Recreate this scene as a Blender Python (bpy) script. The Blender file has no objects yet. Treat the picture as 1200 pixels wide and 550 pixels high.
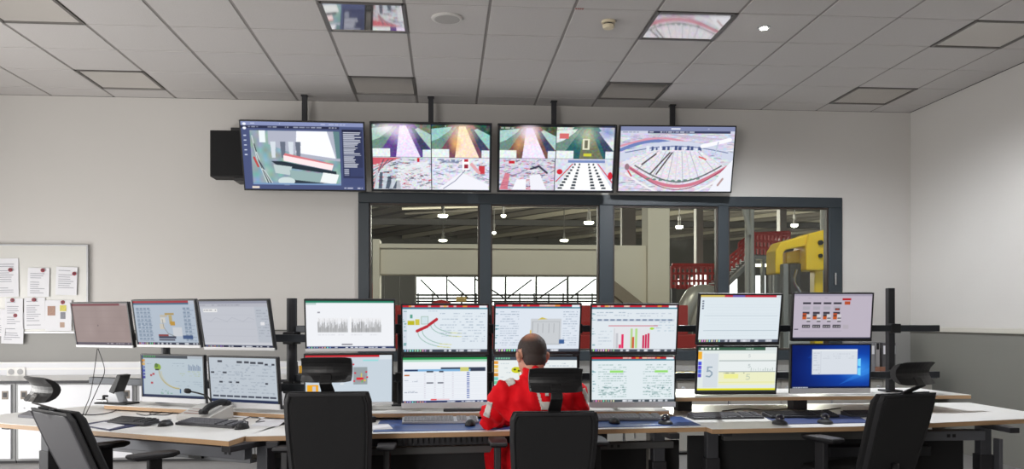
import bpy, bmesh, math, random
import numpy as np
from mathutils import Vector, Matrix, Euler
random.seed(7); RNG = np.random.default_rng(7)
scene = bpy.context.scene
C = scene.collection

# ------------------------------------------------------------------ camera, world, light
F, PSI, HZ, CH = 985.0, 0.0778, 374.0, 1.35          # focal length (px of 1200), yaw, horizon row, camera height
cam_d = bpy.data.cameras.new('camera'); cam = bpy.data.objects.new('camera', cam_d); C.objects.link(cam)
cam.location = (0, 0, CH); cam.rotation_euler = (math.pi/2, 0, -PSI)
cam_d.sensor_width = 36; cam_d.lens = F/1200*36; cam_d.shift_y = (HZ-275)/1200; cam_d.clip_end = 200
scene.camera = cam
vs = scene.view_settings
vs.view_transform = 'Standard'; vs.look = 'None'; vs.gamma = 1; vs.use_curve_mapping = False
vs.exposure = 0.0
world = bpy.data.worlds.new('sky'); scene.world = world; world.use_nodes = True
world.node_tree.nodes['Background'].inputs[0].default_value = (.75, .85, 1, 1)
world.node_tree.nodes['Background'].inputs[1].default_value = 0.6

def area(name, loc, rot, sx, sy, power, col=(1, 1, 1)):
    d = bpy.data.lights.new(name, 'AREA'); d.shape = 'RECTANGLE'; d.size = sx; d.size_y = sy
    d.energy = power; d.color = col
    o = bpy.data.objects.new(name, d); C.objects.link(o); o.location = loc; o.rotation_euler = rot
    return o
# area lights added as room light, set before unseen side and rear windows
XL, XR, YB, YW, ZC = -5.6, 5.16, -3.2, 9.0, 3.65
area('fill_light_left', (XL+.06, 5.7, 1.0), (0, -math.pi/2, 0), 1.7, 4.2, 160, (1, .98, .95))
area('fill_light_behind', (-3.7, YB+.06, 1.6), (math.pi/2, 0, 0), 3.2, 1.6, 260, (1, .97, .94))

# ------------------------------------------------------------------ helpers
def lin(c):
    c = np.asarray(c, float)/255
    return np.where(c <= .04045, c/12.92, ((c+.055)/1.055)**2.4)
def at(u, v, Y=None, Z=None, X=None):
    a = (u-600)/F; b = (HZ-v)/F; c, s = math.cos(PSI), math.sin(PSI)
    d = (s+a*c, c-a*s, b)
    t = Y/d[1] if Y is not None else (X/d[0] if X is not None else (Z-CH)/d[2])
    return Vector((t*d[0], t*d[1], CH+t*d[2]))
MATS = {}
def mat(name, rgb, rough=.6, metal=0, bump=0, bscale=60, var=0, vscale=8, coat=0, spec=.5):
    if name in MATS: return MATS[name]
    m = bpy.data.materials.new(name); m.use_nodes = True; nt = m.node_tree
    b = nt.nodes['Principled BSDF']; c = tuple(lin(rgb))+(1,)
    b.inputs['Base Color'].default_value = c; b.inputs['Roughness'].default_value = rough
    b.inputs['Metallic'].default_value = metal; b.inputs['Coat Weight'].default_value = coat
    b.inputs['Specular IOR Level'].default_value = spec
    if bump or var:
        tc = nt.nodes.new('ShaderNodeTexCoord')
    if var:
        n = nt.nodes.new('ShaderNodeTexNoise'); n.inputs['Scale'].default_value = vscale; n.inputs['Detail'].default_value = 4
        nt.links.new(tc.outputs['Object'], n.inputs['Vector'])
        mx = nt.nodes.new('ShaderNodeMix'); mx.data_type = 'RGBA'
        mx.inputs[6].default_value = tuple(x*(1-var) for x in c[:3])+(1,); mx.inputs[7].default_value = tuple(min(1, x*(1+var)) for x in c[:3])+(1,)
        nt.links.new(n.outputs['Fac'], mx.inputs[0]); nt.links.new(mx.outputs[2], b.inputs['Base Color'])
    if bump:
        n = nt.nodes.new('ShaderNodeTexNoise'); n.inputs['Scale'].default_value = bscale; n.inputs['Detail'].default_value = 5
        nt.links.new(tc.outputs['Object'], n.inputs['Vector'])
        bp = nt.nodes.new('ShaderNodeBump'); bp.inputs['Strength'].default_value = bump; bp.inputs['Distance'].default_value = .01
        nt.links.new(n.outputs['Fac'], bp.inputs['Height']); nt.links.new(bp.outputs['Normal'], b.inputs['Normal'])
    MATS[name] = m; return m
def wood(name, rgb):
    m = mat(name, rgb, .45); nt = m.node_tree; b = nt.nodes['Principled BSDF']
    tc = nt.nodes.new('ShaderNodeTexCoord'); mp = nt.nodes.new('ShaderNodeMapping'); mp.inputs['Scale'].default_value = (3, 40, 160)
    n = nt.nodes.new('ShaderNodeTexNoise'); n.inputs['Scale'].default_value = 3; n.inputs['Detail'].default_value = 5
    mx = nt.nodes.new('ShaderNodeMix'); mx.data_type = 'RGBA'; c = lin(rgb)
    mx.inputs[6].default_value = tuple(c*.72)+(1,); mx.inputs[7].default_value = tuple(np.minimum(1, c*1.2))+(1,)
    nt.links.new(tc.outputs['Object'], mp.inputs[0]); nt.links.new(mp.outputs[0], n.inputs[0])
    nt.links.new(n.outputs['Fac'], mx.inputs[0]); nt.links.new(mx.outputs[2], b.inputs['Base Color']); return m
def emis(name, rgb, s):
    if name in MATS: return MATS[name]
    m = bpy.data.materials.new(name); m.use_nodes = True; b = m.node_tree.nodes['Principled BSDF']
    c = tuple(lin(rgb))+(1,); b.inputs['Base Color'].default_value = c
    b.inputs['Emission Color'].default_value = c; b.inputs['Emission Strength'].default_value = s
    MATS[name] = m; return m
def glass(name):
    m = bpy.data.materials.new(name); m.use_nodes = True; nt = m.node_tree; nt.nodes.clear()
    o = nt.nodes.new('ShaderNodeOutputMaterial'); mx = nt.nodes.new('ShaderNodeMixShader')
    t = nt.nodes.new('ShaderNodeBsdfTransparent'); t.inputs[0].default_value = (.9, .93, .91, 1)
    g = nt.nodes.new('ShaderNodeBsdfGlossy'); g.inputs['Roughness'].default_value = .02
    fr = nt.nodes.new('ShaderNodeFresnel'); fr.inputs[0].default_value = 1.45
    nt.links.new(fr.outputs[0], mx.inputs[0]); nt.links.new(t.outputs[0], mx.inputs[1]); nt.links.new(g.outputs[0], mx.inputs[2])
    nt.links.new(mx.outputs[0], o.inputs[0]); MATS[name] = m; return m
def attr_mat(name, attr, strength=None, rough=.5):
    if name in MATS: return MATS[name]
    m = bpy.data.materials.new(name); m.use_nodes = True; nt = m.node_tree; b = nt.nodes['Principled BSDF']
    a = nt.nodes.new('ShaderNodeAttribute'); a.attribute_name = attr; b.inputs['Roughness'].default_value = rough
    if strength is None: nt.links.new(a.outputs['Color'], b.inputs['Base Color'])
    else:
        b.inputs['Base Color'].default_value = (.01, .01, .012, 1); b.inputs['Specular IOR Level'].default_value = .06
        nt.links.new(a.outputs['Color'], b.inputs['Emission Color']); b.inputs['Emission Strength'].default_value = strength
    MATS[name] = m; return m

class MB:
    def __init__(s): s.v = []; s.f = []
    def add(s, v, f):
        o = len(s.v); s.v += [tuple(x) for x in v]; s.f += [tuple(o+i for i in q) for q in f]; return s
    def box(s, x0, x1, y0, y1, z0, z1, M=None):
        v = [Vector((x, y, z)) for z in (z0, z1) for y in (y0, y1) for x in (x0, x1)]
        if M is not None: v = [M @ p for p in v]
        return s.add(v, [(0, 2, 3, 1), (4, 5, 7, 6), (0, 1, 5, 4), (2, 6, 7, 3), (0, 4, 6, 2), (1, 3, 7, 5)])
    def cbox(s, c, d, M=None):
        m = Matrix.Translation(c) @ (M.to_4x4() if M is not None else Matrix())
        return s.box(-d[0]/2, d[0]/2, -d[1]/2, d[1]/2, -d[2]/2, d[2]/2, m)
    def tube(s, pts, r, n=8, cap=True):
        pts = [Vector(p) for p in pts]; rr = r if isinstance(r, (list, tuple)) else [r]*len(pts)
        ring0 = len(s.v); prev = None
        for i, p in enumerate(pts):
            d = (pts[min(i+1, len(pts)-1)]-pts[max(i-1, 0)]).normalized()
            if prev is None:
                u = d.orthogonal().normalized()
            else:
                u = (prev-d*prev.dot(d)).normalized()
            prev = u; w = d.cross(u)
            for k in range(n):
                a = 2*math.pi*k/n
                s.v.append(tuple(p+(u*math.cos(a)+w*math.sin(a))*rr[i]))
        for i in range(len(pts)-1):
            for k in range(n):
                a = ring0+i*n+k; b = ring0+i*n+(k+1) % n
                s.f.append((a, b, b+n, a+n))
        if cap:
            s.f.append(tuple(ring0+k for k in range(n))[::-1]); e = ring0+(len(pts)-1)*n
            s.f.append(tuple(e+k for k in range(n)))
        return s
    def lathe(s, prof, n=20, M=None):
        M = M if M is not None else Matrix(); o = len(s.v)
        for (r, z) in prof:
            for k in range(n):
                a = 2*math.pi*k/n; s.v.append(tuple(M @ Vector((r*math.cos(a), r*math.sin(a), z))))
        for i in range(len(prof)-1):
            for k in range(n):
                a = o+i*n+k; b = o+i*n+(k+1) % n; s.f.append((a, b, b+n, a+n))
        s.f.append(tuple(o+k for k in range(n))[::-1]); e = o+(len(prof)-1)*n; s.f.append(tuple(e+k for k in range(n)))
        return s
    def loft(s, rings, cap=True):
        o = len(s.v); n = len(rings[0])
        for r in rings: s.v += [tuple(p) for p in r]
        for i in range(len(rings)-1):
            for k in range(n):
                a = o+i*n+k; b = o+i*n+(k+1) % n; s.f.append((a, b, b+n, a+n))
        if cap:
            s.f.append(tuple(o+k for k in range(n))[::-1]); e = o+(len(rings)-1)*n; s.f.append(tuple(e+k for k in range(n)))
        return s
    def prism(s, poly, a0, a1, plane='xy'):
        def P(p, h):
            return {'xy': (p[0], p[1], h), 'xz': (p[0], h, p[1]), 'yz': (h, p[0], p[1])}[plane]
        return s.loft([[P(p, a0) for p in poly], [P(p, a1) for p in poly]])
    def build(s, name, m, parent=None, bevel=0, smooth=False, seg=2):
        me = bpy.data.meshes.new(name); me.from_pydata(s.v, [], s.f)
        bm = bmesh.new(); bm.from_mesh(me); bmesh.ops.recalc_face_normals(bm, faces=bm.faces); bm.to_mesh(me); bm.free()
        if m: me.materials.append(m)
        if smooth: me.polygons.foreach_set('use_smooth', [True]*len(me.polygons))
        o = bpy.data.objects.new(name, me); C.objects.link(o); o.parent = parent
        if bevel:
            b = o.modifiers.new('bevel', 'BEVEL'); b.width = bevel; b.segments = seg; b.limit_method = 'ANGLE'; b.angle_limit = .6
        return o
def tag(o, label, cat, group=None):
    o['label'] = label; o['category'] = cat
    if group: o['group'] = group
    return o
def thing(name, label, cat, loc=(0, 0, 0), rot=(0, 0, 0), group=None):
    o = bpy.data.objects.new(name, None); C.objects.link(o); o.empty_display_size = .1
    o.location = loc; o.rotation_euler = rot; return tag(o, label, cat, group)
def struct(o): o['kind'] = 'structure'; return o
def bx(name, m, parent, x0, x1, y0, y1, z0, z1, bevel=0): return MB().box(x0, x1, y0, y1, z0, z1).build(name, m, parent, bevel)
def smooth_path(pts, k=6):
    pts = [Vector(p) for p in pts]; out = []
    for i in range(len(pts)-1):
        p0 = pts[max(i-1, 0)]; p1 = pts[i]; p2 = pts[i+1]; p3 = pts[min(i+2, len(pts)-1)]
        for t in np.linspace(0, 1, k, endpoint=False):
            out.append(.5*((2*p1)+(p2-p0)*t+(2*p0-5*p1+4*p2-p3)*t*t+(3*p1-p0-3*p2+p3)*t**3))
    return out+[pts[-1]]

# ------------------------------------------------------------------ materials
wall_m = mat('wall_paint', (202, 199, 195), .85, bump=.05, bscale=180, var=.02, vscale=1.2)
dado_r = mat('wall_paint_dark', (122, 121, 115), .7, bump=.04, bscale=150, var=.03, vscale=2)
dado_m = mat('wall_paint_grey', (154, 153, 150), .7, bump=.04, bscale=150, var=.03, vscale=2)
tile_m = mat('ceiling_tile', (198, 194, 192), .95, bump=.35, bscale=140, var=.05, vscale=60)
gridm = mat('ceiling_grid', (140, 135, 132), .6)
slabm = mat('ceiling_void', (86, 83, 82), .9)
anth = mat('anthracite_frame', (46, 54, 60), .45)
black = mat('black_plastic', (22, 22, 24), .45)
dark = mat('dark_plastic', (38, 38, 41), .5)
fabric = mat('black_fabric', (30, 30, 32), .85, bump=.25, bscale=500, var=.12, vscale=200)
shell = mat('chair_shell', (46, 46, 49), .5)
silver = mat('silver_plastic', (176, 177, 180), .35, .3)
chrome = mat('chrome', (190, 190, 192), .18, 1)
grey_metal = mat('grey_metal', (104, 106, 112), .45, .3)
dark_metal = mat('dark_metal', (46, 46, 50), .5, .2)
rail_m = mat('rail_metal', (52, 55, 60), .4, .4)
white_lam = mat('white_laminate', (236, 235, 232), .34, var=.02, vscale=3)
cab_m = mat('cabinet_white', (224, 225, 229), .45)
edge_w = wood('wood_edge', (190, 154, 116))
matblue = mat('blue_mat', (44, 78, 140), .35)
paper = mat('paper', (222, 222, 226), .8)
ink = mat('paper_ink', (150, 150, 160), .8)
redm = mat('magnet_red', (150, 30, 50), .35)

# ------------------------------------------------------------------ room shell
X0, Y0, TS = .319, 8.05, .625             # ceiling grid origin and pitch
fl = struct(bx('floor', mat('floor_vinyl', (128, 126, 124), .5, var=.06, vscale=30), None, XL-.2, XR+.2, YB-.2, YW, -.12, 0))
WX0, WX1, WZ0, WZ1 = -.93, 4.36, .90, 2.69
wb = MB()
wb.box(XL, WX0, YW, YW+.2, 1.23, ZC).box(WX1, XR, YW, YW+.2, 1.23, ZC).box(WX0, WX1, YW, YW+.2, WZ1, ZC)
wall_back = struct(wb.build('wall_back', wall_m))
lb = MB().box(XL, WX0, YW-.004, YW+.2, 0, 1.23).box(WX1, XR, YW-.004, YW+.2, 0, 1.23).box(WX0, WX1, YW-.004, YW+.2, 0, WZ0)
lb.build('lower_paint', dado_m, wall_back)
struct(bx('trim_1', mat('trim_dark', (92, 90, 86), .6), None, XL, WX0-.002, YW-.014, YW-.0045, 1.222, 1.236))
wr = struct(bx('wall_right', wall_m, None, XR, XR+.2, YB, YW, 1.23, ZC))
bx('lower_paint', dado_r, wr, XR-.004, XR+.2, YB, YW, 0, 1.23)
struct(bx('trim_2', mat('trim_pale', (196, 192, 182), .5), None, XR-.03, XR-.0045, YB, YW-.02, 1.215, 1.262, .004))
# left wall and rear wall with unseen windows placed for the added area lights
wl = MB().box(XL-.2, XL, YB, YW, 0, .1).box(XL-.2, XL, YB, YW, 1.9, ZC).box(XL-.2, XL, YB, 3.5, .1, 1.9).box(XL-.2, XL, 7.9, YW, .1, 1.9)
struct(wl.build('wall_left', wall_m))
wf = MB().box(XL-.2, XR+.2, YB-.2, YB, 0, .75).box(XL-.2, XR+.2, YB-.2, YB, 2.45, ZC).box(XL-.2, -5.4, YB-.2, YB, 0.75, 2.45).box(-2.0, XR+.2, YB-.2, YB, 0.75, 2.45)
struct(wf.build('wall_front', wall_m))
w2 = struct(MB().box(XL-.12, XL-.05, 3.5, 7.9, .1, .16).box(XL-.12, XL-.05, 3.5, 7.9, 1.84, 1.9).build('window_2', anth))
for k in range(4):
    y = 3.5+k*1.446; bx('mullion', anth, w2, XL-.12, XL-.05, y, y+.06, .16, 1.84)
w3 = struct(MB().box(-5.4, -2.0, YB-.12, YB-.05, 0.75, .81).box(-5.4, -2.0, YB-.12, YB-.05, 2.39, 2.45).build('window_3', anth))
for k in range(3):
    x = -5.4+k*1.67; bx('mullion', anth, w3, x, x+.06, YB-.12, YB-.05, 0.75, 2.45)

# ceiling: slab, grid bars, single tiles, light panels
ceil = struct(bx('ceiling', slabm, None, XL-.2, XR+.2, YB-.2, YW+.2, ZC+.035, ZC+.2))
bx('plain_ceiling', tile_m, ceil, XL, XR, YB, Y0-TS*8, ZC, ZC+.035)
ylines = [YW]+[Y0-TS*j for j in range(-1, 9)]
xl = [X0+TS*i for i in range(-9, 8)]; xl = [x for x in xl if XL < x < XR]; xlines = [XL]+xl+[XR]
GX, GY = .011, .0065
for x in xl: bx('grid_bar', gridm, ceil, x-GX, x+GX, Y0-TS*8, YW, ZC+.005, ZC+.034)
for y in ylines[1:]: bx('grid_bar', gridm, ceil, XL, XR, y-GY, y+GY, ZC+.006, ZC+.033)
panel_cells = [(i, j) for i in (-6, -2, 2, 6) for j in (-1, 2)]
tile_cache = {}
for a in range(len(xlines)-1):
    for b in range(len(ylines)-1):
        xa, xb, yb_, ya = xlines[a], xlines[a+1], ylines[b], ylines[b+1]
        ci = round((xa-X0)/TS); cj = b-1
        if abs(xb-xa-TS) < .01 and (ci, cj-1) in panel_cells: continue
        w, d = xb-xa-2*GX, yb_-ya-2*GY
        key = (round(w, 3), round(d, 3))
        if key not in tile_cache:
            o = MB().box(-w/2, w/2, -d/2, d/2, 0, .03).build('ceiling_tile', tile_m, ceil, .003, seg=1); tile_cache[key] = o
        else:
            o = tile_cache[key].copy(); C.objects.link(o)
        o.location = ((xa+xb)/2, (ya+yb_)/2, ZC+RNG.uniform(0, .0015))
gloss = mat('light_cover', (228, 225, 222), .05, spec=.9)
gloss.node_tree.nodes['Principled BSDF'].inputs['Metallic'].default_value = .9
pl = {-6: 'far left', -2: 'centre left', 2: 'centre right', 6: 'far right'}
for (i, j) in panel_cells:
    near = 'nearer the camera' if j == 2 else 'close to the back wall'
    x = X0+TS*(i+.5); y = Y0-TS*(j+.5)
    t = thing('ceiling_light', f'switched-off square ceiling light, {pl[i]} column, {near}', 'ceiling light', (x, y, ZC), group='square ceiling lights')
    h = TS/2-.012
    fr = MB()
    for s in (-1, 1):
        fr.box(s*h-.012, s*h+.012, -h-.012, h+.012, -.006, .02); fr.box(-h, h, s*h-.012, s*h+.012, -.006, .02)
    fr.build('frame', mat('light_frame', (110, 107, 104), .4, .5), t)
    bx('glossy_cover', gloss, t, -h+.006, h-.006, -h+.006, h-.006, 0, .012)
    bx('lamp_body', silver, t, -h+.02, h-.02, -h+.02, h-.02, .012, .03)
# ceiling fittings
p = at(524, 21, Z=ZC); sp = thing('ceiling_speaker', 'round flat white speaker set in the ceiling', 'speaker', (p.x, p.y, ZC))
MB().lathe([(.12, .001), (.12, -.008), (.105, -.014)], 28).build('rim', mat('off_white', (205, 202, 198), .5), sp, smooth=False)
MB().lathe([(.104, -.012), (.09, -.016), (.001, -.018)], 28).build('grille', mat('speaker_grille', (170, 167, 164), .7), sp)
p = at(713, 25, Z=ZC); sd = thing('smoke_detector', 'small round cream smoke detector on the ceiling', 'smoke detector', (p.x, p.y, ZC))
cream = mat('cream_plastic', (218, 206, 178), .4)
MB().lathe([(.055, .001), (.055, -.014), (.05, -.018)], 24).build('base', cream, sd)
MB().lathe([(.035, -.017), (.035, -.032)], 24).build('sensor_slots', black, sd)
MB().lathe([(.047, -.03), (.047, -.044), (.038, -.056), (.01, -.058)], 24).build('head', cream, sd)
p = at(895, 32, Z=ZC); dl = thing('downlight', 'small bright round downlight shining in the ceiling', 'downlight', (p.x, p.y, ZC))
MB().lathe([(.05, .001), (.05, -.008), (.03, -.01)], 24).build('rim', silver, dl)
MB().lathe([(.028, -.009), (.028, -.014), (.001, -.016)], 20).build('lamp_disc', emis('lamp_white', (255, 252, 240), 60), dl)
sl = bpy.data.lights.new('downlight_lamp', 'SPOT'); sl.energy = 400; sl.spot_size = 2.92; sl.spot_blend = .45; sl.shadow_soft_size = .03; sl.color = (.93, .96, 1)
so = bpy.data.objects.new('downlight_lamp', sl); C.objects.link(so); so.parent = dl; so.location = (0, 0, -.03)
for (x, y, pw, lb_) in ((-2.3, 4.5, 110, 'left'), (.2, 4.2, 60, 'centre')):  # unseen lamps added to brighten the desks, chairs and person
    d2 = thing('downlight', f'round ceiling downlight added to brighten the {lb_} desk, outside the picture', 'downlight', (x, y, ZC))
    MB().lathe([(.05, .001), (.05, -.008), (.03, -.01)], 24).build('rim', silver, d2); MB().lathe([(.028, -.009), (.028, -.014), (.001, -.016)], 20).build('lamp_disc', MATS['lamp_white'], d2)
    l2 = bpy.data.lights.new('downlight_lamp', 'SPOT'); l2.energy = pw; l2.spot_size = 1.9; l2.spot_blend = .6; l2.shadow_soft_size = .06
    o = bpy.data.objects.new('downlight_lamp', l2); C.objects.link(o); o.parent = d2; o.location = (0, 0, -.03)
p = at(679, 10, Z=ZC)
st = bx('ceiling_sticker', mat('sticker', (188, 178, 172), .7), None, p.x-.035, p.x+.035, p.y-.02, p.y+.02, ZC-.002, ZC-.0005)
tag(st, 'tiny red-printed sticker on a ceiling tile near the smoke detector', 'sticker')
for k in range(4): bx('print', mat('sticker_red', (150, 70, 66), .7), st, p.x-.03+k*.016, p.x-.018+k*.016, p.y-.012, p.y+.012, ZC-.0026, ZC-.0019)

# ------------------------------------------------------------------ window to the hall
win = bpy.data.objects.new('window_1', None); C.objects.link(win); struct(win)
fy0, fy1 = YW-.03, YW+.12
MX = [(WX0, -.815), (.353, .472), (1.647, 1.797), (2.96, 3.075), (4.21, WX1)]
PZ0, PZ1 = WZ0+.11, WZ1-.11
bx('frame_head', anth, win, WX0, WX1, fy0, fy1, PZ1, WZ1, .006); bx('frame_sill', anth, win, WX0, WX1, fy0-.03, fy1, WZ0, PZ0, .006)
for (a, b) in MX: bx('mullion', anth, win, a, b, fy0, fy1, PZ0, PZ1, .006)
gm = glass('window_glass')
bead = mat('glazing_bead', (58, 48, 42), .5)
for k in range(4):
    a, b = MX[k][1], MX[k+1][0]
    g = bx('pane', gm, win, a-.01, b+.01, YW+.05, YW+.056, PZ0-.01, PZ1+.01)
    m = MB(); e = .018
    m.box(a, a+e, YW-.005, YW+.05, PZ0, PZ1).box(b-e, b, YW-.005, YW+.05, PZ0, PZ1).box(a+e, b-e, YW-.005, YW+.05, PZ1-e, PZ1).box(a+e, b-e, YW-.005, YW+.05, PZ0, PZ0+e)
    m.build('glazing_bead', bead, win)
bx('window_handle', chrome, win, 4.255, 4.275, fy0-.04, fy0, 1.72, 1.86, .006)

# ------------------------------------------------------------------ the hall beyond the window
HFZ = -1.2                                     # hall floor is lower than the control room
hallgrey = mat('hall_wall', (92, 90, 84), .9, var=.08, vscale=.6)
struct(bx('floor_hall', mat('hall_floor', (96, 95, 92), .6, var=.1, vscale=.5), None, -22, 30, YW+.35, 62, HFZ-.3, HFZ))
struct(bx('wall_hall_far', hallgrey, None, -22, 30, 60, 60.4, HFZ, 7.2))
struct(bx('wall_hall_left', hallgrey, None, -22.4, -22, YW+.35, 60, HFZ, 7.2)); struct(bx('wall_hall_right', hallgrey, None, 30, 30.4, YW+.35, 60, HFZ, 7.2))
roofm = mat('hall_roof', (74, 71, 66), .9, var=.12, vscale=.8); steel = mat('hall_steel', (118, 112, 103), .7); steel_l = mat('hall_steel_light', (176, 168, 150), .6); steel_d = mat('hall_steel_dark', (62, 60, 57), .7)
beige = mat('hall_beige', (214, 206, 186), .8, var=.03, vscale=.7)
RZ = 7.2
roof = struct(bx('roof_hall', roofm, None, -22, 30, YW+.35, 60, RZ, RZ+.3))
for k, x in enumerate(np.arange(-20.5, 46, 1.9)):   # purlins running obliquely under the roof, each a bar
    p0 = Vector((x-22.4, 59, RZ-.14)); p1 = Vector((x, 25, RZ-.14)); d = p1-p0
    f0 = max(0, (-21.5-p0.x)/d.x); f1 = min(1, (29.5-p0.x)/d.x)
    if f1-f0 < .05: continue
    q0, q1 = p0+d*f0, p0+d*f1; c = (q0+q1)/2; MB().cbox(c, ((q1-q0).length, .13 if k % 3 else .2, .24), Matrix.Rotation(math.atan2(d.y, d.x), 3, 'Z')).build('purlin', steel if k % 3 else steel_l, roof)
for y in (27, 33, 39.5, 47): bx('roof_girder', steel_d, roof, -21, 29, y, y+.3, RZ-.6, RZ-.28)
for k, (x, y, dx) in enumerate([(-9, 30, 9), (2, 34, 8), (8, 30, 7), (-2, 38, 9), (14, 36, 8), (-12, 36, 8), (5, 31, -6), (12, 31, -5), (18, 33, -6)]):
    MB().tube([(x, y, RZ-.9), (x+dx, y+1.5, RZ-.35)], .06, 6).build('roof_brace', steel_l, roof); MB().tube([(x, y+3, RZ-.75), (x+dx*1.4, y-3, RZ-.7)], .05, 6).build('roof_pipe', steel, roof)
YF = 16.0
def hb(name, m, parent, u0, u1, v0, v1, Y, d, bevel=0):
    a = at(u0, v1, Y=Y); b = at(u1, v0, Y=Y); return bx(name, m, parent, a.x, b.x, Y, Y+d, a.z, b.z, bevel)
# concrete portal: horizontal girder and tall column
pt = thing('concrete_portal', 'beige concrete girder and tall column seen through the window', 'portal frame', (0, YF, HFZ))
def hp(name, m, t, u0, u1, v0, v1, Y, d, bevel=0):
    o = hb(name, m, None, u0, u1, v0, v1, Y, d, bevel); o.parent = t; o.location = -Vector(t.location); return o
hp('girder', beige, pt, 443, 720, 289, 322, YF, .35, .02)
hp('girder_flange', beige, pt, 441, 722, 287.5, 290.5, YF-.05, .45)
hp('infill_wall', beige, pt, 716, 762, 288, 420, YF, .3)
a = at(759, 300, Y=YF-.1); b = at(785, 300, Y=YF-.1)
o = bx('column', beige, pt, a.x, b.x, YF-.1, YF+.4, HFZ, RZ-.01, .02); o.location = -Vector(pt.location)
a = at(437, 300, Y=YF); o = bx('end_plate', beige, pt, a.x, a.x+.13, YF-.08, YF+.4, 1.35, 2.85, .01); o.location = -Vector(pt.location)
s0 = at(716, 326, Y=YF-.3); s1 = at(762, 362, Y=YF-.3); dz = .28
o = MB().prism([(s0.x, s0.z), (s1.x, s1.z), (s1.x, s1.z-dz), (s0.x, s0.z-dz)], YF-.3, YF-.12, 'xz').build('stair_stringer', mat('hall_stringer', (138, 126, 108), .8), pt); o.location = -Vector(pt.location)
# bright daylight glazing at the far side with bracing and railing
YD = 27.0
dg = thing('glazed_hall_front', 'overexposed white daylight glazing with steel bracing below the girder', 'glazing', (0, YD, HFZ))
daym = emis('daylight_glazing', (255, 255, 252), 2.6)
for (u0, u1) in ((488, 523), (524.5, 556), (557.5, 592), (593.5, 628), (629.5, 665), (666.5, 700), (701.5, 735), (736.5, 760)):
    hp('pane', daym, dg, u0, u1, 325, 372, YD, .05)
for u in (487, 523.7, 556.7, 592.7, 628.7, 665.7, 700.7, 735.7): hp('post', steel_d, dg, u-.9, u+.9, 318, 395, YD-.25, .2)
for (u0, v0, u1, v1) in ((493, 328, 514, 349), (525, 328, 549, 350), (557, 327, 590, 349), (623, 328, 594, 350), (664, 327, 630, 351), (698, 327, 668, 350)):
    pa, pb = at(u0, v0, Y=YD-.35), at(u1, v1, Y=YD-.35)
    o = MB().tube([pa, pb], .026, 6).build('brace', steel_d, dg); o.location = -Vector(dg.location)
for v in (346, 350, 353.5):
    pa, pb = at(485, v, Y=YD-1), at(765, v, Y=YD-1); o = MB().tube([pa, pb], .03, 6).build('railing_bar', steel_d, dg); o.location = -Vector(dg.location)
for u in np.arange(490, 765, 17):
    pa, pb = at(u, 344, Y=YD-1), at(u, 375, Y=YD-1); o = MB().tube([pa, pb], .025, 6).build('railing_post', steel_d, dg); o.location = -Vector(dg.location)
for u in (487, 592.7, 700.7):
    q = at(u, 395, Y=YD-.25); o = bx('post', steel_d, dg, q.x-.03, q.x+.03, YD-.25, YD-.05, HFZ, q.z); o.location = -Vector(dg.location)
hw = thing('hall_partition', 'grey panel wall of the hall left of the bright glazing', 'partition', (0, YD-3, HFZ))
for k, (u0, u1) in enumerate(((425, 450), (450.6, 468), (468.6, 487))): hp('panel', mat('hall_panel', (126, 122, 112), .8), hw, u0, u1, 322, 400, YD-3, .2)
hp('door_strip', mat('hall_red', (160, 44, 38), .6), hw, 436, 440, 332, 400, YD-3.1, .1)
# hall lamps
lampm = emis('hall_lamp', (255, 250, 225), 14)
for k, (u, v, Y, w, pw, lb_) in enumerate([(519, 253, 30, .42, 500, 'upper hall lamp in the leftmost window pane'), (519, 282, 42, .5, 0, 'lower hall lamp in the leftmost window pane'),
    (590, 253, 34, .24, 0, 'tilted yellowish hall floodlight in the second window pane'), (579, 273, 36, .2, 0, 'small yellowish hall lamp beside the first mullion'), (690, 261, 30, .42, 500, 'bright hall lamp near the second mullion'),
    (661, 282, 42, .5, 0, 'low hall lamp above the girder in the second pane'), (796, 266, 30, .32, 500, 'round hall lamp in the third window pane'), (931, 264, 30, .3, 500, 'round hall lamp above the yellow crane arm')]):
    w *= .42; p = at(u, v, Y=Y); t = thing("hall_lamp", lb_+' under the dark roof', 'lamp', p, group='hall lamps')
    MB().lathe([(w*.5, .02), (w*.35, .2), (.06, .3), (.06, .38)], 14).build('housing', steel_d, t)
    MB().lathe([(w*.98, .03), (w*1.0, -.02), (w*.6, -.06), (.01, -.07)], 14).build('diffuser', lampm, t, smooth=True)
    MB().tube([(0, 0, .38), (0, 0, RZ-p.z)], .02, 5).build('suspension_rod', steel_d, t)
    if pw:
        d = bpy.data.lights.new('hall_lamp_light', 'POINT'); d.energy = pw*5; d.shadow_soft_size = .4; d.color = (1, .95, .85)
        q = bpy.data.objects.new('hall_lamp_light', d); C.objects.link(q); q.parent = t; q.location = (0, 0, -.5)
for (x, y) in ((-3, 11.2), (4.5, 11.2)):      # unseen floodlights added over the control room to brighten the hall
    t = thing('added_floodlight', 'unseen floodlight added above the control room wall on the hall side, '+('left' if x < 0 else 'right'), 'floodlight', (x, YW+.4, 6.5), (math.radians(60), 0, 0), group='added hall floodlights')
    bx('housing', steel_d, t, -.3, .3, -.15, .15, 0, .12, .01); bx('lens', emis('flood_lens', (255, 245, 225), 6), t, -.27, .27, -.13, .13, -.01, 0)
    d = bpy.data.lights.new('added_floodlight_lamp', 'SPOT'); d.energy = 800; d.spot_size = 2.2; d.spot_blend = .5; d.shadow_soft_size = .25; d.color = (1, .95, .86)
    q = bpy.data.objects.new('added_floodlight_lamp', d); C.objects.link(q); q.parent = t; q.location = (0, 0, -.05)
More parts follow.
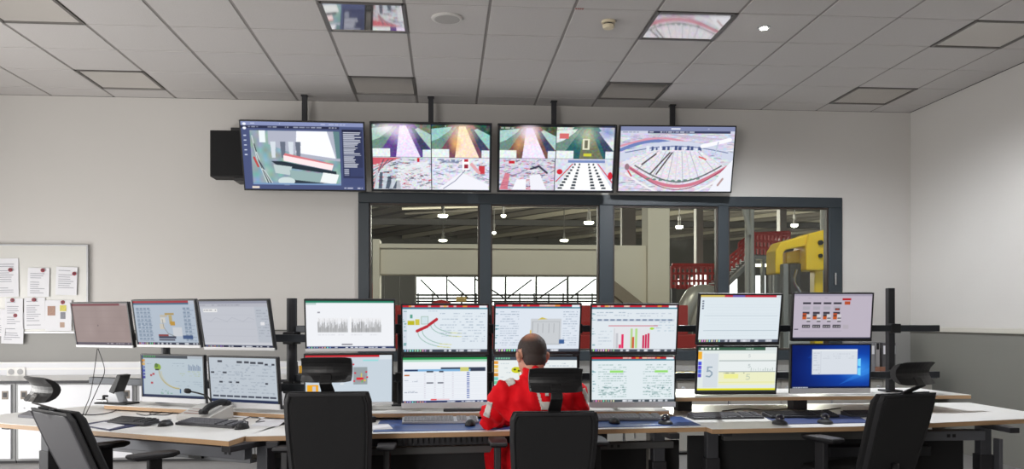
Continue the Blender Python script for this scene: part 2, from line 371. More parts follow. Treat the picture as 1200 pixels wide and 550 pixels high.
# red stairs and platforms
redh = mat('hall_red_rail', (168, 40, 34), .6); greyst = mat('hall_grey_stair', (128, 128, 124), .7)
def railing(t, u0, u1, v0a, v0b, h, Y, n, sl=0):
    """red railing from (u0,v0a) to (u1,v0b) foot line, h px high"""
    for f in (1, .66, .33):
        pa, pb = at(u0, v0a-h*f, Y=Y), at(u1, v0b-h*f, Y=Y); o = MB().tube([pa, pb], .035, 6).build('rail_bar', redh, t); o.location = -Vector(t.location)
    for k in range(n):
        f = k/(n-1); u = u0+(u1-u0)*f; v = v0a+(v0b-v0a)*f
        o = MB().tube([at(u, v, Y=Y), at(u, v-h, Y=Y)], .035, 6).build('rail_post', redh, t); o.location = -Vector(t.location)
YS = 20.0
rs = thing('red_stair_platform', 'red railed stairs and platform seen in the rightmost pane', 'stairs', (0, YS, HFZ))
railing(rs, 855, 880, 318, 298, 17, YS, 6); railing(rs, 880, 915, 298, 300, 24, YS, 9); railing(rs, 866, 884, 297, 284, 12, YS+1.5, 6); railing(rs, 880, 925, 283, 281, 9, YS+1.5, 10)
hp('platform_deck', greyst, rs, 878, 930, 300, 303.5, YS, 1.6)
p0, p1 = at(853, 330, Y=YS-.1), at(882, 302, Y=YS-.1)
o = MB().prism([(p0.x, p0.z), (p1.x, p1.z), (p1.x, p1.z-.14), (p0.x, p0.z-.14)], YS-.1, YS+.1, 'xz').build('stringer', greyst, rs); o.location = -Vector(rs.location)
for k in range(9):
    f = (k+.5)/9; q = p0.lerp(p1, f); o = bx('tread', greyst, rs, q.x-.1, q.x+.1, YS+.1, YS+1.2, q.z-.05, q.z-.02); o.location = -Vector(rs.location)
for u in (884, 895): hp('support_post', greyst, rs, u-1.4, u+1.4, 303, 420, YS+.2, .15)
hp('tube_lamp', emis('tube_light', (255, 246, 214), 5), rs, 881, 904, 309.5, 312.5, YS+.3, .06)
hp('support_wall', mat('hall_panel2', (110, 110, 106), .8), rs, 904, 930, 304, 420, YS+.8, .2)
ru = thing('red_guard_rail', 'red guard rail with bright openings behind the third window pane', 'railing', (0, YS+2, HFZ))
railing(ru, 787, 845, 338, 338, 26, YS+2, 12)
hp('red_skirt', redh, ru, 787, 846, 334, 339, YS+2.1, .1); hp('upper_band', redh, ru, 788, 846, 309, 315, YS+2.2, .1)
for (u0, u1, v0, v1) in ((795, 799, 327, 337), (807, 810, 325, 337), (811.5, 815, 325, 337), (816, 822, 322, 337), (824, 830, 322, 337)):
    hp('bright_opening', daym, ru, u0, u1, v0, v1, YS+2.6, .05)
for u in (790, 815, 842):
    q = at(u, 338, Y=YS+2); o = bx('support_post', steel_d, ru, q.x-.06, q.x+.06, YS+2, YS+2.12, HFZ, q.z); o.location = -Vector(ru.location)
ww = thing('bright_doorway', 'white overexposed doorway under the red platform', 'doorway', (0, YS+5, HFZ))
hp('door_pane', daym, ww, 882, 897, 323, 345, YS+5, .05); hp('side_pane', daym, ww, 854, 864, 327, 345, YS+5, .05); hp('door_frame', steel_d, ww, 880, 899, 321, 323, YS+4.9, .1)
q0, q1 = at(852, 345, Y=YS+5), at(900, 345, Y=YS+5); o = bx('lower_wall', MATS['hall_panel2'], ww, q0.x, q1.x, YS+5, YS+5.2, HFZ, q0.z); o.location = -Vector(ww.location)
for u in (886, 912):
    q = at(u, 303, Y=YS+.2); o = bx('support_post', greyst, rs, q.x-.04, q.x+.04, YS+.36, YS+.46, HFZ, q.z); o.location = -Vector(rs.location)
cp = thing('white_pipes', 'pale vertical pipes rising beside the red platform', 'pipes', (0, YS-1, HFZ))
for u in (875.5, 881, 967): 
    pa = at(u, 300, Y=YS-1); o = MB().tube([(pa.x, YS-1, HFZ), (pa.x, YS-1, RZ-.05)], .055 if u < 900 else .12, 8).build('pipe', mat('hall_white', (190, 188, 180), .6), cp, smooth=True); o.location = -Vector(cp.location)
p0, p1 = at(871, 240, Y=YS-1.2), at(879, 275, Y=YS-1.2); o = MB().tube([p0, p1], .06, 8).build('pipe', MATS['hall_white'], cp); o.location = -Vector(cp.location)
for k, (u, v, lb_) in enumerate(((733, 340, 'thin grey steel column left behind the beige column'), (741, 340, 'second thin grey steel column left of the beige column'), (820, 300, 'grey steel column behind the third window pane'), (918, 300, 'grey steel column behind the yellow crane arm'))):
    pa = at(u, 300, Y=24); o = bx('steel_column', steel, None, pa.x-.1, pa.x+.1, 24, 24.25, HFZ, RZ-.05); tag(o, lb_, 'column', 'steel columns in the hall')
# silvery duct work and machine
mc = thing('silver_machine', 'pale curved ducts of a machine low in the third pane', 'machine', at(820, 420, Y=15))
mm = mat('hall_duct', (176, 172, 160), .4, .5)
for (du, r) in ((0, .16), (14, .13)):
    a, b, c2 = at(797+du, 385, Y=15), at(812+du, 347, Y=15), at(838, 345+du*.3, Y=15.5)
    o = MB().tube(smooth_path([a, b, c2]), r, 10).build('duct', mm, mc, smooth=True); o.location = -Vector(mc.location)
hp('machine_box', mm, mc, 830, 850, 345, 420, 15.2, .8, .02); hp('machine_panel', mat('hall_lightgrey', (190, 188, 184), .6), mc, 905, 985, 386, 430, 15.4, .6, .02)
rg = thing('red_machine_beam', 'long red machine beam low behind the window and monitors', 'machine', (0, 13.5, HFZ))
hp('beam', redh, rg, 436, 850, 392, 413, 13.5, .4, .02)
for u in (466, 576, 687, 800): hp('upright', redh, rg, u-6, u+6, 358, 392, 13.5, .3)
for u in (470, 640, 830): hp('foot', redh, rg, u-5, u+5, 413, 440, 13.5, .4)
hd = thing('red_dome', 'red machine dome just above the centre-left monitor', 'machine', at(517, 362, Y=14))
MB().lathe([(.2, -.1), (.2, .03), (.16, .1), (.07, .14), (.01, .15)], 18).build('cap', redh, hd, smooth=True); MB().lathe([(.08, -.6), (.08, -.1)], 12).build('stem', greyst, hd)
o = bx('box', mat('hall_yellow_dull', (196, 168, 96), .6), hd, .25, .42, 0, .1, .12, .2)
# jib crane
YC = 12.6
yel = mat('crane_yellow', (240, 200, 20), .4); 
yc_ = thing('yellow_crane', 'yellow jib crane arm in the rightmost window pane', 'crane', (0, YC, HFZ))
def yp(uv, Y, d, name, m=yel, bevel=.02):
    P = [at(u, v, Y=Y) for u, v in uv]
    o = MB().prism([(q.x, q.z) for q in P], Y, Y+d, 'xz').build(name, m, yc_, bevel); o.location = -Vector(yc_.location); return o
yp([(948, 274), (968, 269), (968, 317), (945, 317), (945, 290)], YC, .5, 'gear_box')
yp([(909, 294), (915, 284), (950, 274), (947, 288), (921, 293), (918, 297), (918, 321), (909, 321)], YC+.05, .4, 'jib_arm')
yp([(921, 296), (945, 291), (943, 308), (922, 309)], YC+.25, .2, 'inner_arm')
yp([(955, 317), (965, 317), (965, 430), (955, 430)], YC+.15, .2, 'mast')
yp([(918, 309), (924.5, 309), (924.5, 430), (918, 430)], YC-.1, .15, 'grey_post', greyst)
yp([(925, 309), (940, 309), (938, 345), (927, 345)], YC+.2, .2, 'hoist', steel_d)
q = at(960, 425, Y=YC+.15); o = bx('mast_foot', yel, yc_, q.x-.09, q.x+.09, YC+.14, YC+.36, HFZ, q.z, .01); o.location = -Vector(yc_.location)
for (u, v, r) in ((961.5, 284.5, 3), (961.5, 300, 2.5)):
    q = at(u, v, Y=YC-.015); o = MB().lathe([(r*YC/F, -.02), (r*YC/F, .02)], 16, Matrix.Translation(q) @ Matrix.Rotation(math.pi/2, 4, 'X')).build('bolt_hole', black, yc_); o.location = -Vector(yc_.location)
q0, q1 = at(934, 316, Y=YC), at(938, 342, Y=YC); o = MB().tube(smooth_path([q0, at(931, 330, Y=YC), q1]), .018, 6).build('hook_cable', chrome, yc_); o.location = -Vector(yc_.location)

# ------------------------------------------------------------------ screen pictures (drawn by code into a colour attribute)
class Cv:
    def __init__(s, w, h, bg):
        s.w, s.h = w*2, h*2; s.a = np.zeros((s.h, s.w, 3)); s.a[:] = bg
        s.gx = (np.arange(s.w)+.5)/s.w; s.gy = (np.arange(s.h)+.5)/s.h
        s.X, s.Y = np.meshgrid(s.gx, s.gy); s.asp = w/h
    def mix(s, m, c, al=1.0):
        s.a[m] = s.a[m]*(1-al)+np.array(c, float)*al
    def rect(s, x0, y0, x1, y1, c, al=1.0):
        i0, i1 = int(round(y0*s.h)), max(int(round(y1*s.h)), int(round(y0*s.h))+1); j0, j1 = int(round(x0*s.w)), max(int(round(x1*s.w)), int(round(x0*s.w))+1)
        v = s.a[max(i0, 0):i1, max(j0, 0):j1]; v[:] = v*(1-al)+np.array(c, float)*al
    def ell(s, x, y, rx, ry, c, al=1.0): s.mix(((s.X-x)/rx)**2+((s.Y-y)/ry)**2 < 1, c, al)
    def glow(s, x, y, rx, ry, c, al=1.0):
        d = np.clip(1-np.sqrt(((s.X-x)/rx)**2+((s.Y-y)/ry)**2), 0, 1)[..., None]*al
        s.a[:] = s.a*(1-d)+np.array(c, float)*d
    def poly(s, pts, c, al=1.0):
        ins = np.zeros(s.X.shape, bool); n = len(pts)
        for i in range(n):
            (xa, ya), (xb, yb) = pts[i], pts[(i+1) % n]
            if ya == yb: continue
            cond = ((ya > s.Y) != (yb > s.Y)) & (s.X < (xb-xa)*(s.Y-ya)/(yb-ya)+xa); ins ^= cond
        s.mix(ins, c, al)
    def line(s, pts, w, c, al=1.0):
        m = np.zeros(s.X.shape, bool)
        for (xa, ya), (xb, yb) in zip(pts[:-1], pts[1:]):
            dx, dy = (xb-xa)*s.asp, yb-ya; L = dx*dx+dy*dy+1e-12
            t = np.clip((((s.X-xa)*s.asp)*dx+(s.Y-ya)*dy)/L, 0, 1)
            m |= ((s.X-xa)*s.asp-t*dx)**2+(s.Y-ya-t*dy)**2 < (w/2)**2
        s.mix(m, c, al)
    def text(s, x0, y0, x1, rows, dy, c, h=.02, fill=.6, al=.8):
        for r in range(rows):
            x = x0
            while x < x1:
                l = RNG.uniform(.008, .05)
                if RNG.random() < fill: s.rect(x, y0+r*dy, min(x+l, x1), y0+r*dy+h, c, al*RNG.uniform(.6, 1))
                x += l+.008
    def noise(s, x0, y0, x1, y1, n, amp, cells=24):
        i0, i1, j0, j1 = int(y0*s.h), int(y1*s.h), int(x0*s.w), int(x1*s.w)
        g = RNG.normal(0, 1, (max(2, int(cells*.6)), cells, 1)) if not n else RNG.normal(0, 1, (max(2, int(cells*.6)), cells, 3))
        yy = np.clip((np.linspace(0, g.shape[0]-1.001, i1-i0)), 0, None); xx = np.linspace(0, g.shape[1]-1.001, j1-j0)
        yi, xi = yy.astype(int), xx.astype(int); fy, fx = (yy-yi)[:, None, None], (xx-xi)[None, :, None]
        v = (g[yi][:, xi]*(1-fx)+g[yi][:, xi+1]*fx)*(1-fy)+(g[yi+1][:, xi]*(1-fx)+g[yi+1][:, xi+1]*fx)*fy
        s.a[i0:i1, j0:j1] += v*amp
    def out(s):
        a = np.clip(s.a, 0, 255); return a.reshape(s.h//2, 2, s.w//2, 2, 3).mean((1, 3))
def screen_mesh(name, cv, w, h, x0, z0, y, parent, m):
    img = cv.out(); H, W = img.shape[:2]
    xs = x0+np.linspace(0, w, W); zs = z0+h-np.linspace(0, h, H)
    v = np.zeros((H, W, 3)); v[..., 0] = xs[None]; v[..., 1] = y; v[..., 2] = zs[:, None]
    me = bpy.data.meshes.new(name); me.vertices.add(H*W); me.vertices.foreach_set('co', v.ravel())
    i = np.arange(H*W).reshape(H, W); q = np.stack([i[1:, :-1], i[1:, 1:], i[:-1, 1:], i[:-1, :-1]], -1).reshape(-1, 4)
    me.loops.add(q.size); me.loops.foreach_set('vertex_index', q.ravel().astype(np.int32))
    me.polygons.add(len(q)); me.polygons.foreach_set('loop_start', (np.arange(len(q))*4).astype(np.int32))
    ca = me.color_attributes.new('picture', 'FLOAT_COLOR', 'POINT')
    ca.data.foreach_set('color', np.concatenate([lin(img), np.ones((H, W, 1))], -1).ravel())
    me.update(calc_edges=True); me.materials.append(m)
    o = bpy.data.objects.new(name, me); C.objects.link(o); o.parent = parent; return o
SCR = 1.0
scr_m = attr_mat('lit_screen', 'picture', SCR, .35); tv_m = attr_mat('lit_tv_screen', 'picture', 1.05, .2)
W_, H_ = 168, 95
WHT = (236, 240, 246)
def taskbar(c, col=(40, 46, 60), y=.955, full=True):
    c.rect(0, y, 1, 1, col)
    for k in range(9): c.rect(.02+k*.03, y+.01, .035+k*.03, .99, RNG.uniform(120, 255, 3))
    for k in range(14):
        x = RNG.uniform(.3, .95); c.rect(x, y+.008, x+.03, .992, (225, 228, 235), .8)
def winbar(c, red=True):
    c.rect(0, 0, 1, .045, (196, 30, 44) if red else (30, 140, 96)); c.rect(0, .045, 1, .085, (54, 128, 150))
    for k in range(8):
        x = RNG.uniform(.02, .8); c.rect(x, .005, x+RNG.uniform(.02, .08), .04, (240, 215, 200) if k % 3 else (236, 170, 60), .8)
    c.rect(.9, .005, .99, .06, (232, 238, 244))
def boxes(c, x0, y0, x1, y1, n, col, al=.7):
    for k in range(n):
        x, y = RNG.uniform(x0, x1-.03), RNG.uniform(y0, y1-.03); c.rect(x, y, x+RNG.uniform(.01, .045), y+RNG.uniform(.012, .03), col, al)
def pic1():
    c = Cv(W_, H_, (164, 144, 140)); c.noise(0, 0, 1, 1, 0, 3, 8); c.rect(0, 0, 1, .06, (128, 60, 66)); c.rect(.86, .0, .99, .06, (176, 160, 160)); c.rect(0, .93, 1, 1, (88, 78, 92))
    for k in range(5): c.rect(.06, .18+.16*k, .96, .187+.16*k, (150, 130, 128), .6)
    c.ell(.43, .53, .012, .02, (120, 100, 100)); c.text(.55, .94, .95, 1, .02, (200, 190, 195), .03); return c
def pic2():
    c = Cv(W_, H_, (196, 210, 226)); c.rect(0, 0, 1, .05, (182, 44, 56)); c.rect(0, .05, .9, .09, (60, 110, 140)); c.rect(.9, 0, 1, .08, (205, 212, 225))
    for (x0, x1) in ((.04, .28), (.8, .97)):
        for k in range(9):
            y = .16+.085*k
            for x in np.arange(x0, x1-.05, .06): c.rect(x, y, x+.045, y+.045, (128, 148, 172), .75); c.text(x0, y+.055, x1, 1, .03, (110, 130, 160), .012, .5)
    for (x, y, w, h, col) in ((.42, .32, .12, .05, (210, 200, 180)), (.5, .28, .15, .04, (190, 160, 90)), (.56, .33, .05, .2, (200, 180, 120)), (.57, .47, .08, .09, (206, 156, 40)), (.42, .38, .08, .12, (230, 228, 220)), (.4, .52, .07, .12, (222, 215, 200)),
        (.6, .6, .15, .2, (226, 230, 236)), (.36, .76, .16, .04, (150, 60, 60)), (.36, .8, .28, .05, (60, 66, 90)), (.36, .87, .26, .03, (70, 70, 90)), (.75, .78, .16, .08, (60, 90, 140))): c.rect(x, y, x+w, y+h, col)
    c.line([(.45, .42), (.46, .6), (.52, .74), (.62, .8)], .012, (120, 120, 110)); taskbar(c, (48, 54, 76), .94); return c
def pic3():
    c = Cv(W_, H_, (200, 203, 212)); c.rect(0, 0, 1, .06, (150, 152, 168)); c.rect(0, .06, 1, .13, (186, 188, 198)); c.text(.02, .085, .6, 1, .02, (130, 130, 145), .015)
    c.rect(.05, .17, .26, .24, (240, 240, 240)); c.text(.06, .19, .24, 1, .02, (90, 90, 100), .02)
    c.rect(.8, .13, .99, .88, (190, 196, 206)); c.text(.82, .2, .98, 10, .06, (150, 156, 170), .02)
    for k in range(9): c.line([(.06+.08*k, .4+.05*math.sin(k*2.1)), (.14+.08*k, .4+.05*math.sin(k*2.1+2.1))], .008, (176, 180, 192))
    for k in range(4): c.rect(.05, .3+k*.15, .78, .305+k*.15, (186, 189, 199))
    c.rect(.86, .45, .92, .52, (236, 236, 240)); c.rect(0, .9, 1, .93, (214, 216, 222)); taskbar(c, (34, 40, 66), .955); return c
def pipes(c, sx, sy, col, ox, oy, k=1):
    t = np.linspace(0, math.pi/2, 10); c.line([(ox+sx*(1-math.cos(a)), oy+sy*math.sin(a)) for a in t], .014*k, col)
def pic4():
    c = Cv(W_, H_, (208, 224, 234)); c.rect(0, 0, 1, .07, (66, 74, 84)); c.rect(0, 0, .02, 1, (90, 110, 150))
    for k in range(6): c.rect(.03+k*.035, .012, .05+k*.035, .055, (70, 170, 90))
    c.rect(.75, 0, 1, .07, (196, 206, 216))
    for k in range(6): c.rect(0, .1+.08*k, .05, .16+.08*k, [(230, 160, 60), (236, 190, 110), (120, 140, 200), (70, 90, 190), (90, 100, 180), (60, 60, 160)][k])
    c.ell(.26, .28, .055, .08, (150, 190, 40)); c.ell(.24, .24, .03, .05, (90, 130, 40)); c.rect(.22, .32, .28, .36, (50, 60, 50))
    pipes(c, .34, .42, (206, 190, 120), .28, .36, 1.4); pipes(c, .28, .38, (226, 218, 170), .32, .38); pipes(c, .3, .4, (180, 168, 120), .3, .37, .6)
    for (x, y) in ((.13, .45), (.17, .42), (.14, .63)): c.rect(x, y, x+.035, y+.05, (196, 70, 80))
    for k in range(9): c.rect(.76+k*.022, .2+.02*(k % 3), .772+k*.022, .34, (130, 150, 180))
    c.text(.5, .18, .7, 2, .05, (140, 160, 180), .012); c.text(.62, .36, .95, 3, .05, (190, 206, 150), .014); c.text(.08, .2, .2, 1, .05, (150, 165, 190), .012); c.text(.55, .6, .98, 3, .05, (150, 170, 190), .012)
    boxes(c, .25, .8, .5, .92, 8, (140, 190, 170)); c.rect(.61, .78, .63, .88, (60, 110, 160)); c.rect(0, .93, 1, 1, (38, 50, 84)); return c
def pic5():
    c = Cv(W_, H_, (206, 216, 226))
    for (x, y, w) in ((.13, .07, .07), (.42, .08, .08), (.53, .08, .07), (.62, .09, .08), (.73, .09, .08), (.83, .12, .045), (.93, .12, .04), (.02, .32, .05), (.2, .32, .06), (.14, .53, .05), (.28, .53, .05), (.39, .53, .05), (.82, .54, .04)): c.rect(x, y, x+w, y+.04, (50, 54, 66))
    for r in range(9): c.text(.04, .16+.075*r, .96, 1, .03, (150, 162, 178), .014, .45, .8)
    for k in range(40): x, y = RNG.uniform(.03, .95), RNG.uniform(.15, .8); c.rect(x, y, x+.03, y+.025, (178, 190, 204), .8)
    for k in range(9): c.rect(.03+k*.106, .845, .12+k*.106, .885, (52, 58, 76))
    c.rect(0, .93, 1, 1, (38, 50, 84)); return c
def pic6():
    c = Cv(W_, H_, (240, 242, 246)); c.rect(0, 0, 1, .045, (36, 128, 100)); c.rect(0, .045, .12, .09, (190, 210, 206))
    for x0 in (.13, .51):
        for k in range(90):
            x = x0+.34*k/90; hh = RNG.uniform(.08, .3); c.rect(x, .66-hh, x+.004, .66, (90+RNG.uniform(0, 70),)*3, .55)
        c.rect(x0, .36, x0+.34, .44, (236, 236, 238), .5); c.text(x0, .7, x0+.3, 1, .03, (215, 215, 222), .02); c.text(x0, .23, x0+.05, 1, .03, (120, 120, 130), .03)
    c.rect(.495, .33, .505, .66, (250, 250, 250)); c.rect(.4, .9, .52, .925, (120, 120, 130)); taskbar(c, (42, 56, 96), .955); return c
def pic7():
    c = Cv(W_, H_, (200, 212, 222)); c.rect(0, 0, .85, .045, (200, 34, 44)); c.rect(.85, 0, 1, .1, (218, 226, 232)); c.rect(.66, .1, .84, .13, (150, 220, 220)); c.rect(.55, .26, .71, .62, (150, 160, 164))
    for k in range(10): c.rect(RNG.uniform(.58, .68), .36+RNG.uniform(0, .2), RNG.uniform(.6, .7), .39+RNG.uniform(0, .2), [(220, 40, 50), (230, 210, 60), (90, 190, 110)][k % 3])
    for (x, y) in ((.55, .2), (.57, .38), (.7, .36), (.71, .47), (.56, .55)): c.ell(x, y, .012, .018, (210, 40, 60))
    c.rect(.02, .62, .15, .8, (240, 168, 20)); c.rect(.08, .65, .12, .76, (200, 200, 210)); c.text(.05, .1, .5, 1, .03, (230, 236, 240), .05); c.text(.4, .59, .56, 1, .02, (240, 240, 240), .03); return c
def pic8():
    c = Cv(W_, H_, (224, 233, 240)); winbar(c); c.rect(0, .085, .05, .95, (214, 222, 232)); boxes(c, .0, .1, .06, .9, 10, (90, 150, 150))
    c.rect(.06, .33, .14, .42, (190, 184, 30)); c.rect(.15, .3, .2, .42, (206, 196, 70)); c.rect(.09, .2, .12, .28, (90, 160, 140)); c.rect(.22, .24, .3, .4, (210, 226, 232)); c.line([(.22, .24), (.3, .24), (.3, .4), (.22, .4), (.22, .24)], .01, (150, 180, 160))
    c.line([(.17, .55), (.29, .45)], .06, (186, 40, 52)); c.line([(.31, .42), (.4, .3)], .06, (186, 40, 52))
    for (ox, oy, sx, sy) in ((.18, .58, .38, .32), (.23, .54, .34, .3), (.33, .42, .36, .25), (.37, .38, .32, .22)):
        pipes(c, sx, sy, (120, 170, 150), ox, oy, .8); c.line([(ox+sx*.6, oy+sy*.94), (ox+sx, oy+sy)], .012, (216, 210, 110))
    for r in range(9): c.text(.44, .17+.06*r, .97, 1, .02, (140, 158, 178), .014, .6)
    c.text(.7, .66, .97, 3, .05, (150, 166, 184), .014); c.text(.3, .12, .5, 1, .03, (150, 170, 190), .01); taskbar(c, (70, 78, 90), .94); return c
def pic9():
    c = Cv(W_, H_, (236, 240, 246)); c.rect(0, 0, 1, .05, (44, 150, 84)); c.rect(0, .05, 1, .1, (176, 218, 196)); c.rect(0, .1, 1, .2, (240, 242, 246))
    c.rect(.02, .265, .98, .31, (130, 180, 222)); c.rect(.02, .27, .18, .305, (40, 60, 100)); c.rect(.45, .225, .98, .265, (50, 60, 80)); c.rect(.8, .26, .98, .31, (50, 60, 80)); c.rect(.68, .22, .78, .31, (206, 206, 120)); c.rect(.28, .3, .36, .33, (60, 66, 80)); c.rect(.43, .3, .48, .33, (60, 66, 80))
    for r in range(13):
        y = .33+.046*r; c.rect(.02, y+.03, .98, y+.033, (214, 220, 230), .7)
        if r % 1 == 0: c.rect(.755, y, .79, y+.022, (84, 106, 176))
        for x in (.25, .37, .47, .58): c.rect(x, y, x+.02, y+.014, (196, 190, 204), .6)
    c.rect(.02, .38, .08, .41, (190, 110, 60)); c.text(.02, .5, .18, 2, .025, (130, 140, 160), .012); c.text(.02, .74, .18, 2, .025, (130, 140, 160), .012)
    c.rect(.28, .55, .36, .575, (50, 54, 70)); c.rect(.41, .55, .48, .575, (50, 54, 70)); c.rect(.33, .915, .4, .94, (226, 50, 60)); c.rect(.4, .92, .55, .935, (230, 180, 190))
    taskbar(c, (36, 50, 96), .955); return c
def pic10():
    c = Cv(W_, H_, (222, 230, 240)); winbar(c); boxes(c, .0, .1, .04, .9, 8, (90, 150, 160))
    for (x0, x1) in ((.06, .28), (.8, .97)):
        for r in range(15): c.text(x0, .15+.05*r, x1, 1, .02, (140, 156, 176), .014, .75)
    c.rect(.42, .3, .78, .86, (202, 206, 210)); c.line([(.44, .36), (.76, .36), (.76, .84), (.44, .84), (.44, .36)], .007, (150, 154, 160)); c.poly([(.5, .32), (.55, .27), (.62, .31)], (206, 190, 90)); c.rect(.41, .54, .43, .66, (220, 190, 90))
    for x in (.5, .56, .63, .69): c.rect(x, .4, x+.006, .6, (160, 162, 168))
    c.rect(.76, .74, .82, .83, (60, 96, 150)); taskbar(c, (74, 80, 90), .94); return c
def pic11():
    c = Cv(W_, H_, (232, 238, 238)); c.rect(0, 0, .3, .08, (70, 80, 90)); c.rect(.62, 0, 1, .08, (70, 80, 90))
    for k in range(6): c.rect(.02+k*.03, .02, .04+k*.03, .06, (110, 190, 150))
    for k in range(9): c.rect(0, .1+.09*k, .05, .17+.09*k, [(232, 160, 60), (236, 190, 80), (240, 200, 120), (210, 140, 50), (120, 200, 190), (110, 200, 160), (70, 90, 200), (90, 110, 210), (60, 70, 180)][k])
    c.ell(.27, .3, .06, .07, (206, 206, 30)); c.ell(.25, .29, .015, .02, (60, 60, 30)); c.ell(.3, .32, .015, .02, (60, 60, 30))
    pipes(c, .4, .45, (206, 200, 120), .3, .36, 1.2); c.text(.08, .15, .2, 5, .1, (160, 180, 190), .014)
    for k in range(9): c.rect(.78+k*.022, .3-.012*(k % 4), .788+k*.022, .42, (110, 140, 180))
    c.text(.62, .15, .95, 3, .05, (150, 170, 190), .014); c.rect(0, .94, 1, 1, (60, 70, 84)); return c
def pic12():
    c = Cv(W_, H_, (224, 232, 238)); winbar(c); boxes(c, .0, .1, .05, .9, 9, (110, 160, 170)); c.text(.06, .15, .4, 2, .06, (150, 168, 186), .016); c.text(.42, .17, .97, 2, .05, (180, 192, 206), .02)
    c.rect(.06, .3, .97, .34, (200, 208, 220))
    for k in range(12): c.rect(.07+k*.075, .3, .12+k*.075, .33, (90, 110, 140), .8)
    c.rect(.2, .43, .78, .445, (206, 80, 100)); c.rect(.26, .47, .7, .92, (226, 228, 232))
    for (x, y, col) in ((.29, .6, (196, 198, 204)), (.325, .84, (226, 50, 100)), (.355, .62, (226, 50, 100)), (.46, .5, (180, 214, 140)), (.48, .68, (206, 96, 60)), (.515, .5, (180, 220, 140)), (.6, .64, (206, 40, 90)), (.63, .62, (206, 40, 90)), (.66, .6, (206, 40, 90))): c.rect(x, y, x+.026, .92, col)
    c.line([(.27, .5), (.27, .92)], .006, (150, 150, 160)); c.ell(.71, .5, .025, .025, (170, 220, 60)); c.text(.08, .55, .24, 5, .07, (160, 176, 192), .014); c.text(.73, .3, .97, 5, .06, (140, 170, 190), .014); taskbar(c, (80, 86, 96), .94); return c
def pic13():
    c = Cv(W_, H_, (226, 236, 240)); winbar(c); boxes(c, .0, .1, .05, .9, 9, (110, 160, 170))
    for (x0, x1) in ((.08, .42), (.62, .97)):
        for r in range(15): c.text(x0, .17+.05*r, x1, 1, .02, (130, 165, 160), .016, .6)
        c.rect(x0+.14, .3, x0+.3, .345, (150, 222, 110))
        boxes(c, x0, .62, x1, .86, 30, (90, 130, 130), .5)
    taskbar(c, (70, 80, 88), .94); return c
def pic14():
    c = Cv(W_, H_, (222, 232, 238)); c.rect(0, 0, 1, .045, (190, 44, 60)); c.rect(0, 0, .3, .045, (206, 180, 90)); c.rect(.4, 0, .55, .045, (110, 90, 170)); c.rect(.94, 0, 1, .07, (220, 226, 232))
    for k in range(4): c.rect(.03, .12+.05*k, .05, .15+.05*k, (90, 100, 120))
    for y in (.43, .75): c.rect(.06, y, .98, y+.008, (170, 186, 196))
    for k in range(12): c.rect(.1, .2+.06*k, .97, .203+.06*k, (212, 222, 230))
    taskbar(c, (84, 90, 104), .94); return c
def pic15():
    c = Cv(W_, H_, (226, 234, 232)); c.rect(0, 0, .85, .075, (60, 96, 76)); c.rect(.85, 0, 1, .075, (214, 222, 222))
    for k in range(5): c.ell(.05+k*.05, .035, .014, .02, (230, 240, 232))
    c.rect(.04, .02, .07, .06, (240, 240, 240)); c.text(.5, .02, .7, 1, .03, (200, 220, 210), .03)
    c.rect(0, .1, .055, .27, (240, 176, 50))
    for k in range(4): c.rect(.01, .32+.09*k, .05, .4+.09*k, [(70, 80, 220), (90, 70, 210), (70, 110, 220), (90, 80, 200)][k])
    c.rect(.075, .14, .26, .9, (214, 222, 228)); c.rect(.27, .14, .99, .28, (236, 240, 236)); c.rect(.27, .31, .99, .53, (232, 238, 238)); c.rect(.27, .56, .99, .84, (236, 238, 200))
    for y in (.3, .54): c.rect(.27, y, .99, y+.01, (120, 130, 130))
    for k in range(10): c.rect(.68+k*.03, .46+.015*(k % 3), .685+k*.03, .53, (150, 170, 160))
    c.rect(.34, .6, .52, .7, (238, 238, 150)); c.text(.28, .57, .6, 1, .02, (120, 130, 110), .018); c.rect(.27, .78, .99, .79, (226, 226, 120))
    def five(x, y, w, h, col, t):   # the figure 5
        c.rect(x+w*.1, y, x+w, y+t, col); c.rect(x+w*.1, y, x+w*.1+t/c.asp, y+h*.48, col)
        c.line([(x+w*.12, y+h*.45), (x+w*.55, y+h*.4), (x+w*.92, y+h*.55), (x+w*.92, y+h*.78), (x+w*.55, y+h*.96), (x+w*.02, y+h*.9)], t, col)
    five(.115, .43, .075, .24, (140, 160, 176), .03); five(.62, .6, .05, .13, (190, 200, 180), .018); five(.64, .38, .03, .08, (190, 200, 200), .014); five(.64, .16, .025, .07, (200, 206, 206), .012)
    c.rect(0, .92, 1, .965, (232, 226, 40)); c.rect(0, .965, 1, 1, (50, 58, 64)); return c
